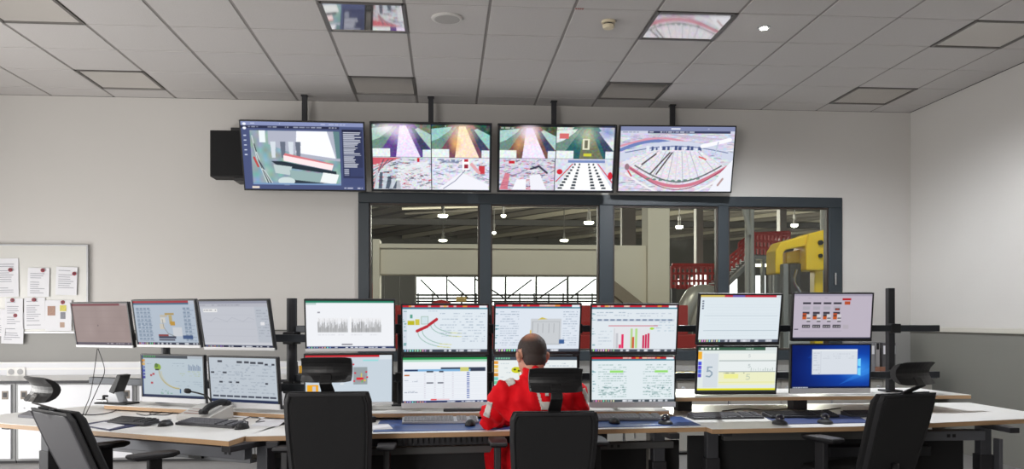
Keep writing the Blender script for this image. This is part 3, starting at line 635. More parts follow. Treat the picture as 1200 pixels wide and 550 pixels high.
def pic16():
    c = Cv(W_, H_, (214, 204, 220)); c.rect(0, 0, 1, .05, (184, 176, 196)); c.text(.02, .09, .6, 1, .02, (180, 170, 190), .016); c.rect(.62, .1, .73, .15, (200, 30, 40)); c.rect(.65, .17, .72, .24, (206, 90, 50))
    for k in range(4):
        x = .12+.13*k; c.rect(x, .19, x+.1, .23, (60, 58, 70)); c.rect(x, .28, x+.09, .36, (196, 192, 204))
        c.rect(x, .4, x+.085, .45, (80, 74, 86)); c.rect(x, .46, x+.05, .5, (60, 60, 66)); c.rect(x+.0, .5, x+.05, .57, (220, 100, 40)); c.rect(x+.05, .46, x+.1, .6, (236, 232, 236)); c.rect(x+.055, .53, x+.1, .555, (70, 66, 80)); c.rect(x+.055, .6, x+.1, .625, (90, 86, 96))
        if k in (0, 3): c.rect(x, .43, x+.05, .48, (206, 90, 50))
        c.rect(x, .69, x+.1, .76, (70, 66, 76))
        for j in range(3): c.rect(x+.01+.03*j, .715, x+.03+.03*j, .735, (200, 196, 200))
    c.rect(.53, .32, .59, .37, (70, 40, 50)); c.rect(.54, .33, .58, .36, (190, 80, 60)); c.rect(.1, .82, .63, .825, (180, 170, 190)); c.rect(.64, .69, .71, .78, (204, 196, 206)); c.rect(.02, .78, .07, .8, (60, 58, 80)); c.rect(0, .97, 1, 1, (70, 70, 90)); return c
def pic17():
    c = Cv(W_, H_, (4, 26, 96)); c.glow(.86, .52, .85, .9, (16, 90, 210), .95); c.glow(.86, .55, .3, .35, (90, 190, 255), .6)
    c.poly([(.8, .7), (1.0, .52), (1.0, .66), (.6, .92)], (60, 150, 240), .35); c.poly([(.84, .42), (.3, .16), (.2, .3)], (30, 90, 190), .25)
    for (x0, y0, x1, y1) in ((.845, .31, .885, .5), (.845, .52, .885, .71)): c.poly([(x0, y0+.02), (x1, y0), (x1, y1), (x0, y1-.02)], (120, 214, 255))
    c.rect(.26, .1, .84, .68, (216, 222, 230)); c.rect(.26, .1, .84, .14, (232, 236, 240)); c.rect(.37, .14, .375, .64, (196, 202, 212)); c.text(.28, .18, .36, 8, .055, (180, 188, 200), .018); c.text(.4, .2, .8, 3, .05, (190, 196, 206), .016); c.text(.28, .64, .36, 1, .02, (150, 158, 170), .016)
    c.rect(0, .955, 1, 1, (8, 22, 60)); 
    for k in range(9): c.rect(.02+k*.022, .965, .034+k*.022, .99, (220, 225, 235))
    return c
def quad_rails(c, x0, y0, x1, y1, base, mid, side, dark_, hot):
    w, h = x1-x0, y1-y0; f = lambda x, y: (x0+x*w, y0+y*h)
    c.rect(x0, y0, x1, y1, base); c.noise(x0, y0, x1, y1, 1, 16, 26)
    c.poly([f(.3, 0), f(.72, 0), f(1, .55), f(1, 1), f(0, 1), f(0, .6)], dark_)
    c.poly([f(0, .12), f(.36, .05), f(.2, .5), f(0, .75)], side); c.poly([f(0, .5), f(.12, .42), f(.4, .05), f(.43, .05), f(.18, .7), f(0, .95)], (110, 140, 130))
    c.poly([f(.78, .1), f(1, .3), f(1, .75), f(.72, .15)], side); c.poly([f(.66, .1), f(.72, .12), f(1, .8), f(.88, .95)], (60, 66, 96))
    c.poly([f(.47, .04), f(.58, .04), f(.82, 1), f(.4, 1)], mid); c.glow(*f(.52, .22), w*.34, h*.5, hot, .95)
    c.rect(*f(0, .74), *f(.3, 1), (232, 240, 240)); c.rect(*f(.86, .76), *f(1, 1), (226, 236, 238)); c.noise(x0, y0, x1, y1, 1, 10, 50)
    c.text(*f(.02, .02), f(.25, 0)[0], 1, .02, (235, 235, 235), .018)
def tpic1():
    c = Cv(250, 141, (74, 84, 124)); c.rect(0, 0, 1, .06, (136, 146, 188)); c.rect(0, .06, .8, .1, (40, 44, 72)); c.text(.08, .02, .32, 1, .03, (236, 240, 250), .02); c.text(.06, .07, .78, 1, .03, (190, 196, 214), .02, .7); c.text(.65, .025, .85, 1, .03, (220, 224, 240), .015)
    for y in (.04, .1): c.ell(.03, y, .014, .02, (236, 240, 250))
    for k in range(5): c.rect(.018, .2+.07*k, .04, .215+.07*k, (200, 208, 230))
    x0, y0, x1, y1 = .07, .13, .8, .93; w, h = x1-x0, y1-y0; f = lambda x, y: (x0+x*w, y0+y*h)
    c.rect(x0, y0, x1, y1, (142, 166, 172)); c.noise(x0, y0, x1, y1, 1, 14, 20)
    c.poly([f(.2, 0), f(1, 0), f(1, .55), f(.6, .5), f(.2, .25)], (176, 180, 196)); c.poly([f(.52, 0), f(.86, 0), f(.95, .5), f(.5, .4)], (248, 250, 255)); c.poly([f(.93, .0), f(1, 0), f(1, .5), f(.96, .5)], (96, 130, 134))
    for k, x in enumerate((.22, .33, .42, .5)): c.poly([f(x, .2), f(x+.06, .2), f(x+.05, .5), f(x+.01, .5)], (104, 112, 128) if k % 2 else (214, 222, 230))
    c.poly([f(.36, .45), f(.92, .62), f(.9, .72), f(.36, .55)], (255, 232, 234)); c.poly([f(.36, .45), f(.92, .62), f(.92, .6), (f(.38, .41))], (214, 120, 126))
    c.poly([f(.22, .56), f(.34, .56), f(.95, .74), f(.95, .8), f(.3, .66)], (38, 50, 60)); c.poly([f(.24, .62), f(.45, .66), f(.42, .82), f(.26, .78)], (190, 206, 206))
    c.poly([f(.42, .72), f(.78, .78), f(.76, .98), f(.44, .92)], (150, 176, 176)); c.poly([f(.8, .76), f(.98, .8), f(.94, .98), f(.76, .94)], (240, 244, 244)); c.poly([f(.44, .9), f(.8, .96), f(.78, 1), f(.4, 1)], (44, 56, 66)); c.ell(*f(.38, .93), .07, .06, (206, 220, 220))
    for k in range(5): c.line([f(.02+.02*k, .1+.15*k), f(.06+.02*k, .5+.06*k), f(.16+.015*k, .97)], .014, (40, 50, 60) if k % 2 else (206, 216, 216))
    c.line([f(.03, .5), f(.07, .66)], .03, (190, 70, 70)); c.poly([f(.1, 0), f(.17, 0), f(.17, .22), f(.1, .22)], (236, 244, 246)); c.rect(*f(0, .97), *f(1, 1), (120, 150, 190))
    c.rect(.82, .1, .99, .93, (50, 56, 88))
    for k in range(24): c.rect(.83, .14+.022*k, .83+RNG.uniform(.08, .15), .15+.022*k, (226, 230, 240))
    for k in range(5): c.rect(.83, .68+.022*k, .87, .69+.022*k, (200, 206, 222))
    c.rect(.82, .1, .97, .13, (30, 34, 60)); c.rect(.88, .66, .99, .79, (58, 66, 104)); c.rect(.82, .82, .99, .93, (70, 80, 122)); c.rect(.06, .955, .12, .985, (226, 214, 200)); c.text(.8, .96, .98, 1, .02, (240, 240, 250), .02); return c
def lattice(c, x0, y0, x1, y1, base, cols, n, horizon=None):
    w, h = x1-x0, y1-y0; c.rect(x0, y0, x1, y1, base); c.noise(x0, y0, x1, y1, 1, 14, 40)
    for k in range(n):
        x, y = RNG.uniform(0, .95), RNG.uniform(.05, .95); l = RNG.uniform(.03, .14)*(.5+y)
        pts = [(x0+x*w, y0+y*h), (x0+min(1, x+l)*w, y0+min(1, max(0, y+RNG.uniform(-.2, .2)*l*3))*h)]
        c.line(pts, RNG.uniform(.004, .014), cols[k % len(cols)], .8)
def tpic2():
    c = Cv(250, 141, (20, 22, 28)); 
    quad_rails(c, .01, .02, .497, .5, (112, 120, 108), (236, 224, 255), (170, 200, 190), (96, 70, 140), (252, 240, 255)); c.glow(.13, .08, .14, .14, (255, 240, 250), .9)
    quad_rails(c, .503, .02, .99, .5, (56, 80, 62), (255, 226, 200), (150, 200, 196), (120, 78, 90), (255, 232, 196)); c.glow(.7, .3, .06, .16, (250, 190, 110), .8)
    lattice(c, .01, .505, .497, .985, (206, 212, 220), [(40, 50, 64), (90, 98, 114), (196, 60, 76), (240, 242, 246)], 150); c.poly([(.01, .51), (.25, .51), (.01, .62)], (206, 90, 104))
    for k in range(7): c.line([(.2-.02*k, .54), (.01, .66+.05*k)], .012, (74, 86, 104) if k % 2 else (214, 120, 130))
    for k in range(6): c.poly([(.03+.035*k, .7+.03*k), (.055+.035*k, .7+.03*k), (.04+.04*k, .98), (.02+.03*k, .98)], (56, 66, 84) if k % 2 else (196, 206, 216), .8)
    c.poly([(.22, .62), (.48, .56), (.5, .98), (.2, .98)], (240, 242, 246), .6); lattice(c, .24, .72, .497, .985, (224, 224, 232), [(70, 70, 86), (200, 66, 84), (130, 130, 150)], 60); c.rect(.38, .51, .4, .57, (200, 40, 50))
    lattice(c, .503, .505, .99, .985, (220, 222, 234), [(120, 124, 150), (160, 166, 190), (90, 94, 120), (240, 240, 246)], 80)
    c.poly([(.55, .98), (.75, .72), (.98, .9), (.98, .98)], (240, 240, 248)); c.line([(.6, .97), (.7, .85), (.78, .7), (.8, .55)], .01, (120, 124, 150)); c.rect(.76, .52, .82, .68, (250, 250, 252)); c.rect(.775, .52, .81, .56, (190, 40, 56)); c.rect(.775, .6, .81, .66, (150, 40, 60)); c.rect(.9, .62, .95, .74, (200, 60, 70))
    c.line([(.84, .6), (.9, .72)], .05, (226, 170, 176)); boxes(c, .55, .52, .75, .6, 20, (120, 130, 160)); return c
def tpic3():
    c = Cv(250, 141, (20, 22, 28))
    quad_rails(c, .01, .03, .49, .5, (70, 84, 66), (240, 230, 255), (170, 206, 200), (120, 84, 74), (255, 226, 214)); c.glow(.26, .1, .1, .16, (236, 224, 255), .9); c.glow(.17, .3, .06, .15, (236, 176, 110), .7)
    quad_rails(c, .495, .03, .99, .5, (196, 206, 200), (110, 116, 92), (226, 230, 230), (44, 96, 100), (190, 196, 170)); c.rect(.72, .2, .78, .36, (226, 226, 200)); c.rect(.735, .22, .765, .34, (110, 110, 90)); c.rect(.52, .12, .6, .2, (214, 110, 110)); c.glow(.93, .1, .1, .16, (110, 130, 206), .7); c.rect(.73, .42, .8, .46, (206, 206, 60))
    lattice(c, .01, .505, .485, .985, (208, 206, 220), [(70, 72, 98), (120, 122, 150), (210, 90, 110), (240, 240, 246)], 170); c.poly([(.12, .98), (.16, .82), (.24, .82), (.24, .98)], (244, 244, 250)); c.poly([(.28, .98), (.27, .76), (.36, .74), (.42, .98)], (238, 238, 246)); c.poly([(.01, .98), (.06, .72), (.1, .74), (.08, .98)], (214, 110, 126), .8); c.rect(.09, .54, .14, .58, (200, 40, 50)); c.line([(.28, .66), (.35, .62), (.42, .72)], .03, (56, 56, 76))
    c.rect(.49, .505, .99, .985, (216, 220, 232)); c.noise(.49, .505, .99, .985, 1, 10, 30); c.poly([(.66, .56), (.84, .56), (1.0, .98), (.5, .98)], (250, 250, 250)); c.rect(.6, .52, .92, .56, (120, 140, 190))
    for (xa, xb) in ((.66, .52), (.7, .64), (.78, .83), (.82, .93)):
        for k in range(9):
            f = k/9; x = xa+(xb-xa)*f; y = .57+.41*f; s = .006+.012*f; c.poly([(x-s, y), (x+s, y), (x+s*1.2, y+.028), (x-s*1.2, y+.028)], (40, 50, 60))
    c.line([(.64, .58), (.5, .85)], .014, (206, 50, 66)); c.line([(.86, .58), (.99, .86)], .014, (206, 50, 66)); c.ell(.53, .7, .025, .04, (210, 40, 56)); c.ell(.97, .76, .02, .06, (210, 40, 56)); return c
def tpic4():
    c = Cv(250, 141, (206, 208, 224)); c.noise(0, 0, 1, 1, 1, 14, 60); lattice(c, 0, .1, 1, .5, (208, 208, 224), [(150, 150, 180), (226, 200, 210), (120, 130, 170), (240, 240, 248)], 120); lattice(c, 0, .45, 1, 1, (212, 212, 224), [(150, 150, 170), (236, 236, 244)], 90)
    for k in range(8): c.line([(.02+.06*k, .16+.01*k), (.4, .11), (.98-.05*k, .2)], .006, (200, 170, 190) if k % 2 else (190, 196, 220))
    t = np.linspace(.06, .94, 24)
    def arc(y0, dip, w, col, x0=.02, x1=.98): c.line([(x0+(x1-x0)*u, y0+dip*math.sin(math.pi*u)) for u in np.linspace(0, 1, 20)], w, col)
    arc(.36, -.14, .05, (110, 130, 186), .01, .62); arc(.3, -.12, .03, (216, 150, 170), .01, .7); arc(.46, -.18, .12, (206, 212, 230), .02, .98); arc(.4, -.1, .012, (90, 104, 150), .05, .95)
    for k in range(14): c.rect(.24+.035*k+RNG.uniform(-.01, .01), .28+RNG.uniform(0, .05), .26+.035*k, .4, (70, 84, 130) if k % 3 else (226, 230, 240))
    c.poly([(.02, .55), (.3, .36), (.7, .36), (.95, .62), (.75, .86), (.3, .86)], (226, 224, 232)); c.noise(.1, .36, .9, .86, 1, 12, 70)
    for k in range(13):
        f = k/12; x0, x1 = .3+.42*f, .08+.84*f; yb = .62+.26*math.sin(math.pi*f); c.line([(x0, .38), (x1, yb)], .01, (170, 172, 186) if k % 2 else (206, 206, 214))
    for (a, b, cc, d) in ((.32, .42, .2, .58), (.44, .4, .28, .72), (.46, .4, .33, .73)): c.line([(a, b), (cc, d)], .022, (84, 74, 78))
    arc(.62, .3, .05, (206, 120, 140), .08, .95); arc(.6, .25, .02, (90, 96, 100), .14, .9); arc(.64, .33, .012, (140, 60, 84), .1, .93); arc(.72, .34, .03, (236, 236, 240), .06, .96)
    for k in range(9): c.ell(.26+.055*k, .8+.03*math.sin(k/8*math.pi), .018, .014, (110, 140, 130))
    c.ell(.07, .62, .02, .05, (150, 120, 130)); c.line([(.08, .68), (.11, .76)], .02, (206, 50, 60)); c.line([(.7, .46), (.76, .5)], .02, (220, 90, 80)); c.line([(.72, .3), (.96, .2)], .06, (246, 246, 252)); c.line([(.86, .24), (.84, .4)], .02, (190, 196, 216)); c.poly([(.9, .7), (1, .5), (1, 1), (.8, 1)], (236, 238, 246)); c.line([(.88, .9), (.92, .8)], .03, (180, 150, 150))
    c.rect(0, 0, 1, .07, (128, 136, 172)); c.rect(0, .07, 1, .105, (206, 210, 226)); c.rect(.24, .07, .96, .105, (60, 64, 96)); c.text(.02, .08, .16, 1, .02, (120, 126, 150), .014); c.text(.25, .078, .74, 1, .02, (226, 230, 240), .016, .8); c.rect(.44, .03, .52, .045, (236, 240, 250)); c.text(.76, .03, .85, 1, .02, (220, 224, 236), .016); return c

# ------------------------------------------------------------------ television screens hung from the ceiling
tvs = [(-1.434, 8.611, 2.989, .004, .335, 357, tpic1, 'leftmost ceiling-hung television showing a camera program with a text list'), (-.153, 8.575, 2.990, -.012, .335, 505, tpic2, 'ceiling-hung television split in four views with two purple glowing lines'),
       (1.137, 8.641, 3.009, -.027, .32, 649, tpic3, 'ceiling-hung television split in four with black-dashed roller view at lower right'), (2.416, 8.70, 3.032, -.05, .28, 788, tpic4, 'rightmost ceiling-hung television showing one fisheye view of a hall')]
for (x, y, z, yaw, tl, pu, fn, lb_) in tvs:
    t = thing('television', lb_, 'television', (x, y, z), (tl, 0, yaw), group='televisions above the window')
    w, h, b = 1.225, .70, .012
    m = MB().box(-w/2, w/2, .006, .05, -h/2, h/2); m.build('housing', black, t, .004)
    fb = MB().box(-w/2, w/2, -.004, .006, h/2-b, h/2).box(-w/2, w/2, -.004, .006, -h/2, -h/2+b*1.3).box(-w/2, -w/2+b, -.004, .006, -h/2+b*1.3, h/2-b).box(w/2-b, w/2, -.004, .006, -h/2+b*1.3, h/2-b)
    fb.build('bezel', black, t)
    screen_mesh('screen', fn(), w-2*b, h-2.3*b, -w/2+b, -h/2+b*1.3, .002, t, tv_m)
    bx('rear_bulge', dark, t, -w*.3, w*.3, .05, .085, -h*.35, h*.2, .01)
    # pole with bracket: a thing of its own hanging from the ceiling
    pp = at(pu, 115, Y=y+.17); 
    pt_ = thing('ceiling_pole', f'black ceiling pole holding the {lb_.split(" showing")[0].split(" split")[0] if "leftmost" in lb_ or "rightmost" in lb_ else ("purple-lit four-view television" if fn is tpic2 else "four-view television with dashed rollers")}', 'pole', (pp.x, y+.17, ZC), group='poles of the televisions')
    bx('pole', dark_metal, pt_, -.026, .026, -.026, .026, -.72, .0, .004)
    bx('ceiling_plate', dark_metal, pt_, -.034, .034, -.034, .034, -.012, 0.0, .003)
    bx('bracket', dark_metal, pt_, -.2, .2, -.03, .03, -.74, -.6, .006)
# black box on the wall behind the first television
p0 = at(246, 207, Y=8.72); p1 = at(246, 152.5, Y=8.72)
wbx = thing('wall_speaker', 'matt black box speaker on the wall behind the leftmost television', 'speaker', (p0.x, 8.72, p0.z))
hh = p1.z-p0.z
bx('cabinet', mat('matt_black', (34, 33, 34), .8, bump=.1, bscale=300), wbx, 0, .5, 0, .22, 0, hh, .006)
bx('bracket', black, wbx, .2, .48, .02, .28, hh, hh+.035, .004); bx('bracket', black, wbx, .23, .48, .02, .28, -.035, 0, .004)
bx('grille', mat('speaker_cloth', (28, 28, 29), .95, bump=.4, bscale=700), wbx, .012, .488, -.008, 0, .012, hh-.012, .003)

# ------------------------------------------------------------------ monitors
MON = [(-2.435, 6.16, 1.307, -.467, .171, pic1, 0, 'dim brownish blank monitor, leftmost of the upper row'), (-1.868, 5.771, 1.319, -.46, .171, pic2, 0, 'upper left monitor with a machine drawing between grey value columns'), (-1.32, 5.395, 1.312, -.45, .216, pic3, 0, 'upper left monitor with a pale grey trend chart beside the black pole'),
 (-1.821, 5.763, .951, -.466, .05, pic4, 1, 'lower left monitor with a green machine and curved yellow line'), (-1.265, 5.361, .954, -.482, .094, pic5, 1, 'lower left monitor with grey flow diagram and a row of dark buttons'),
 (-.585, 5.19, 1.310, .035, .22, pic6, 0, 'upper monitor showing two grey spectrogram strips on white'), (-.604, 5.288, .973, .1, .12, pic7, 0, 'lower monitor partly hidden by a headrest, orange square on its screen'),
 (-.008, 5.27, 1.284, -.005, .215, pic8, 0, 'upper monitor with red bar and curved strands, left of centre'), (-.008, 5.284, .955, .08, 0., pic9, 1, 'lower monitor with a green-topped spreadsheet'),
 (.563, 5.185, 1.288, .028, .215, pic10, 0, 'upper monitor above the seated person with a grey block drawing'), (.566, 5.33, .955, -.06, .03, pic11, 1, 'lower monitor in front of the seated person, half hidden'),
 (1.167, 5.171, 1.285, -.1, .23, pic12, 0, 'upper monitor with crimson and green bar chart'), (1.168, 5.2, .957, .01, .03, pic13, 1, 'lower monitor with two columns of green and grey values'),
 (1.828, 5.131, 1.347, .063, .175, pic14, 0, 'upper right monitor with an almost empty pale chart page'), (1.912, 5.419, 1.011, -.016, .14, pic15, 0, 'lower right monitor with a large figure 5 and yellow bands'),
 (2.56, 5.41, 1.363, -.038, .116, pic16, 0, 'upper right monitor with orange and black block grid on lilac'), (2.498, 5.302, 1.026, .011, .044, pic17, 1, 'blue desktop monitor with an open white window, lower right')]
mw, mh = .545, .325
for (x, y, z, yaw, tl, fn, chin, lb_) in MON:
    t = thing('monitor', lb_, 'monitor', (x, y, z), (tl, 0, yaw), group='control desk monitors')
    b = .009; cb = .034 if chin else .018
    bx('housing', dark, t, -mw/2, mw/2, .004, .028, -mh/2, mh/2, .004)
    MB().box(-mw/2, mw/2, -.004, .004, mh/2-b, mh/2).box(-mw/2, -mw/2+b, -.004, .004, -mh/2+cb, mh/2-b).box(mw/2-b, mw/2, -.004, .004, -mh/2+cb, mh/2-b).build('bezel', black, t)
    bx('chin', mat('chin_silver', (214, 214, 216), .4) if chin or fn in (pic1, pic2, pic3, pic6, pic7) else dark, t, -mw/2, mw/2, -.006, .004, -mh/2, -mh/2+cb, .002)
    pc = fn(); pc.a *= {pic1: .9, pic2: .87, pic3: .95, pic4: .86, pic5: .9, pic16: .88}.get(fn, 1.0)
    screen_mesh('screen', pc, mw-2*b, mh-b-cb, -mw/2+b, -mh/2+cb, .001, t, scr_m)
    bx('rear_bulge', dark, t, -.14, .14, .028, .05, -.1, .1, .01)
    Mw = Matrix.Translation((x, y, z)) @ Euler((tl, 0, yaw)).to_matrix().to_4x4()
    if x < -1.1:                                  # left station: rail runs parallel to the angled screens
        P0, D0 = Vector((-1.790, 5.926, 0)), Vector((.894, -.448, 0)); tt = (Vector((x, y, 0))-P0).dot(D0); q = P0+D0*tt; q.z = 1.225 if z > 1.1 else .905
    else: q = Vector((x, 5.56, 1.285 if z > 1.1 else .965))
    q = Mw.inverted() @ q
    MB().box(-.05, .05, .05, .06, -.05, .05).tube([(0, .055, 0), (q.x*.5, max(.08, q.y*.55), q.z), q], .016, 8).build('mount_arm', dark_metal, t)

# ------------------------------------------------------------------ frames that carry the monitors
fl_ = thing('monitor_rack', 'black pole and rail frame carrying the five angled left monitors', 'monitor rack', (-1.036, 5.55, .765))
def wpart(o, t): o.location = -Vector(t.location); return o      # geometry was given in world metres
P0, D0 = Vector((-1.790, 5.926, 0)), Vector((.894, -.448, 0)); N0 = Vector((.448, .894, 0)); Rz = Matrix.Rotation(math.atan2(-.448, .894), 3, 'Z')
for z in (1.225, .905):
    c = P0+D0*.13; wpart(MB().cbox((c.x, c.y, z), (2.0, .045, .05), Rz).build('rail', rail_m, fl_, .004), fl_)
for t_, top, r in ((.85, 1.485, .034), (-.22, 1.36, .03)):
    q = P0+D0*t_+N0*.05; wpart(MB().tube([(q.x, q.y, .765), (q.x, q.y, top)], r, 16).build('pole', dark_metal, fl_, smooth=False), fl_)
    wpart(MB().lathe([(.07, .765), (.07, .78), (.045, .79)], 16, Matrix.Translation((q.x, q.y, 0))).build('foot', dark_metal, fl_), fl_)
    for z in (1.225, .905): wpart(MB().cbox((q.x, q.y, z), (.085, .085, .08), Rz).build('clamp', black, fl_, .006), fl_)
fc = thing('monitor_rack', 'grey rails and poles carrying the centre and right monitors', 'monitor rack', (1.2, 5.58, .845))
for z in (1.285, .965): wpart(bx('rail', rail_m, fc, -.98, 3.40, 5.56, 5.605, z-.022, z+.022, .004), fc)
for x, top, zb in ((3.08, 1.565, .845), (1.87, 1.40, .845), (.28, 1.38, .775), (-.3, 1.38, .775), (.87, 1.38, .775)):
    wpart(bx('pole', dark_metal, fc, x-.024, x+.024, 5.606, 5.654, zb, top, .005), fc); wpart(bx('foot', dark_metal, fc, x-.06, x+.06, 5.57, 5.69, zb, zb+.012, .003), fc)
    for z in (1.285, .965): wpart(bx('clamp', black, fc, x-.035, x+.035, 5.55, 5.606, z-.032, z+.032, .004), fc)

# ------------------------------------------------------------------ low cabinets, worktop and trunking along the back wall
CYF = 8.15
def cabinet(x0, x1, kind, label):
    t = thing('low_cabinet', label, 'cabinet', ((x0+x1)/2, CYF+.3, 0), group='low cabinets along the back wall'); w = (x1-x0)/2-.004
    bx('body', mat('cabinet_frame', (150, 151, 152), .5), t, -w, w, -.27, .34, .025, .748); bx('plinth', dark, t, -w, w, -.25, .3, 0, .025)
    if kind == 's':
        for s, y in ((0, -.29), (1, -.29)):
            a, b = (-w+.02, -.004) if s == 0 else (.004, w-.02)
            if s == 0: a, b = -w+.03, w-.03
            else: break
            d = bx('sliding_door', cab_m, t, a, b, y, y+.018, .045, .735, .003)
            for hx in (a+.05, b-.05):
                bx('cup_handle', mat('handle_grey', (120, 112, 104), .5, .4), d, hx-.03, hx+.03, y-.004, y+.002, .60, .68, .003); bx('recess', dark, d, hx-.016, hx+.018, y-.006, y-.002, .62, .665)
            MB().lathe([(.008, 0), (.008, .006)], 10, Matrix.Translation(((a+.05), y-.001, .52)) @ Matrix.Rotation(math.pi/2, 4, 'X')).build('lock', silver, d)
    else:
        for s in (-1, 1):
            a, b = (-w+.01, -.004) if s < 0 else (.004, w-.01)
            d = bx('door', mat('cabinet_door_cream', (164, 161, 154), .5), t, a, b, -.29, -.272, .04, .738, .003); hx = -.06 if s < 0 else .06
            MB().lathe([(.012, 0), (.012, .012), (.022, .02), (.022, .03), (.015, .034)], 14, Matrix.Translation((hx, -.288, .66)) @ Matrix.Rotation(math.pi/2, 4, 'X')).build('round_knob', silver, d)
for k, (a, b) in enumerate(((-5.1, -4.01), (-4.01, -2.915), (-2.915, -1.82), (-1.82, -.73))):
    cabinet(a, b, 's', ['white sliding-door cabinet at the left picture edge', 'white sliding-door cabinet behind the leftmost office chair', 'white sliding-door cabinet behind the green machine monitor', 'white sliding-door cabinet behind the grey diagram monitor'][k])
for k in range(5):
    a = -.38+1.06*k; cabinet(a, a+1.06, 'h', ['low cream cabinet below the spectrogram monitor', 'low cream cabinet behind the seated person', 'low cream cabinet behind the bar chart monitor', 'low cream cabinet behind the figure 5 monitor', 'low cream cabinet with round knobs under the grey binders'][k])
wt = thing('cabinet_worktop', 'long pale worktop with dark front edge over the low cabinets', 'worktop', (0, CYF+.34, .748))
bx('board', white_lam, wt, -5.2, 4.95, -.34, .49, 0, .026); bx('front_edge', dark_metal, wt, -5.2, 4.95, -.352, -.34, .001, .026, .002)
du = thing('cable_trunking', 'white cable trunking on the wall above the left cabinets', 'trunking', (-3, 8.93, .775))
bx('channel', cab_m, du, -2.5, 2.02, 0, .06, .0, .135, .003); bx('cover_lip', white_lam, du, -2.5, 2.02, -.006, 0, .055, .075); bx('cover_lip', white_lam, du, -2.5, 2.02, -.004, 0, .125, .133)
p = at(19, 436, Y=8.92); so_ = thing('wall_socket', 'white double power socket on the cable trunking', 'socket', (p.x, 8.92, p.z))
bx('plate', white_lam, so_, -.09, .09, -.008, .01, -.045, .045, .004)
for s in (-1, 1): MB().lathe([(.022, .0), (.03, .003)], 18, Matrix.Translation((s*.044, -.009, 0)) @ Matrix.Rotation(math.pi/2, 4, 'X')).build('outlet', mat('outlet_grey', (170, 170, 172), .5), so_)
# binders, box and tools on the worktop
ZT = .7745
bcol = [(128, 128, 132), (150, 148, 148), (84, 82, 84), (140, 140, 144), (120, 118, 120)]
for k, u in enumerate((1023, 1028.5, 1036.5, 1041.5, 1047.5)):
    p = at(u, 420, Y=8.62); t = thing('ring_binder', ['grey ring binder, first from the blue monitor', 'pale grey ring binder, second from the blue monitor', 'dark ring binder above the brown box, third in row', 'grey ring binder, fourth from the blue monitor', 'grey ring binder nearest the tall pole'][k], 'binder', (p.x, 8.62, ZT), group='ring binders on the low cabinet')
    cm = mat(f'binder_{k}', bcol[k], .6)
    MB().box(-.021, -.018, 0, .26, 0, .32).box(.018, .021, 0, .26, 0, .32).box(-.021, .021, -.003, 0, 0, .32).build('cover', cm, t); bx('pages', paper, t, -.017, .017, .004, .25, .006, .3); bx('label', black if k in (1, 3) else paper, t, -.014, .014, -.005, -.0031, .2 if k not in (1, 3) else .25, .29 if k not in (1, 3) else .318)
p = at(1034, 431, Y=8.52); t = thing('small_box', 'small reddish brown carton in front of the binders', 'box', (p.x, 8.52, ZT)); bx('carton', mat('carton', (126, 84, 66), .8), t, -.055, .055, -.05, .05, 0, .07, .003); bx('tape', mat('tape', (150, 120, 90), .5), t, -.056, .056, -.012, .012, .0695, .0715)
p = at(806, 437, Y=8.45); t = thing('yellow_folder', 'yellow folder lying on the worktop seen between monitors', 'folder', (p.x, 8.48, ZT), (0, 0, .2)); MB().box(-.17, .17, -.12, .12, 0, .003).box(-.17, .17, -.12, .12, .022, .025).box(-.17, -.166, -.12, .12, .003, .022).build('cover', mat('folder_yellow', (210, 180, 40), .6), t); bx('sheets', paper, t, -.164, .162, -.115, .115, .0035, .0215)
for k, u in enumerate((342.5, 347.5, 352.5)):
    p = at(u, 444, Y=8.5); t = thing('charger_unit', ['yellow and black charger unit nearest the tall left pole', 'yellow and black charger unit, middle of three beside the pole', 'yellow and black charger unit nearest the spectrogram monitor'][k], 'charger', (p.x, 8.5, ZT), group='charger units on the worktop')
    bx('base', black, t, -.02, .02, -.05, .05, 0, .035, .004); bx('handset', mat('tool_yellow', (216, 160, 30), .5) if k != 1 else dark, t, -.016, .016, -.02, .02, .035, .11, .005); MB().tube([(.008, 0, .11), (.008, 0, .15)], .005, 6).build('antenna', black, t)

# ------------------------------------------------------------------ whiteboard with papers and magnets
b0, b1 = at(104, 391, Y=8.98), at(104, 287, Y=8.98); WBX = b0.x
wbd = thing('whiteboard', 'white magnetic board with aluminium frame on the left wall', 'whiteboard', (WBX-.9, 8.98, (b0.z+b1.z)/2))
hw_, hh_ = .9, (b1.z-b0.z)/2
bx('board', mat('board_white', (206, 205, 200), .25), wbd, -hw_+.01, hw_-.01, -.012, .018, -hh_+.01, hh_-.01)
for (a, b, c_, d) in ((-hw_, hw_, hh_-.016, hh_), (-hw_, hw_, -hh_, -hh_+.02), (-hw_, -hw_+.016, -hh_+.02, hh_-.016), (hw_-.016, hw_, -hh_+.02, hh_-.016)): bx('frame_bar', silver, wbd, a, b, -.02, .018, c_, d, .002)
papers = [((-6, 303), (22, 348), 'printed sheet at the picture edge, top left on the whiteboard'), ((32.5, 314), (58, 348), 'printed sheet with one red magnet, middle of the upper row'), ((65.5, 313), (90.5, 346), 'printed sheet right in the upper row of the whiteboard'), ((6, 350), (27, 385), 'sheet partly covered by a hanging sheet, lower left of board'), ((2, 366), (28, 403), 'sheet hanging over the bottom edge of the whiteboard'), ((28.5, 349), (53, 386), 'printed sheet, second from the right in the lower row'), ((-12, 362), (7, 394), 'crooked sheet at the left picture edge, lower row'), ((53, 352), (84, 388), 'sheet with four small photographs pinned on the whiteboard')]
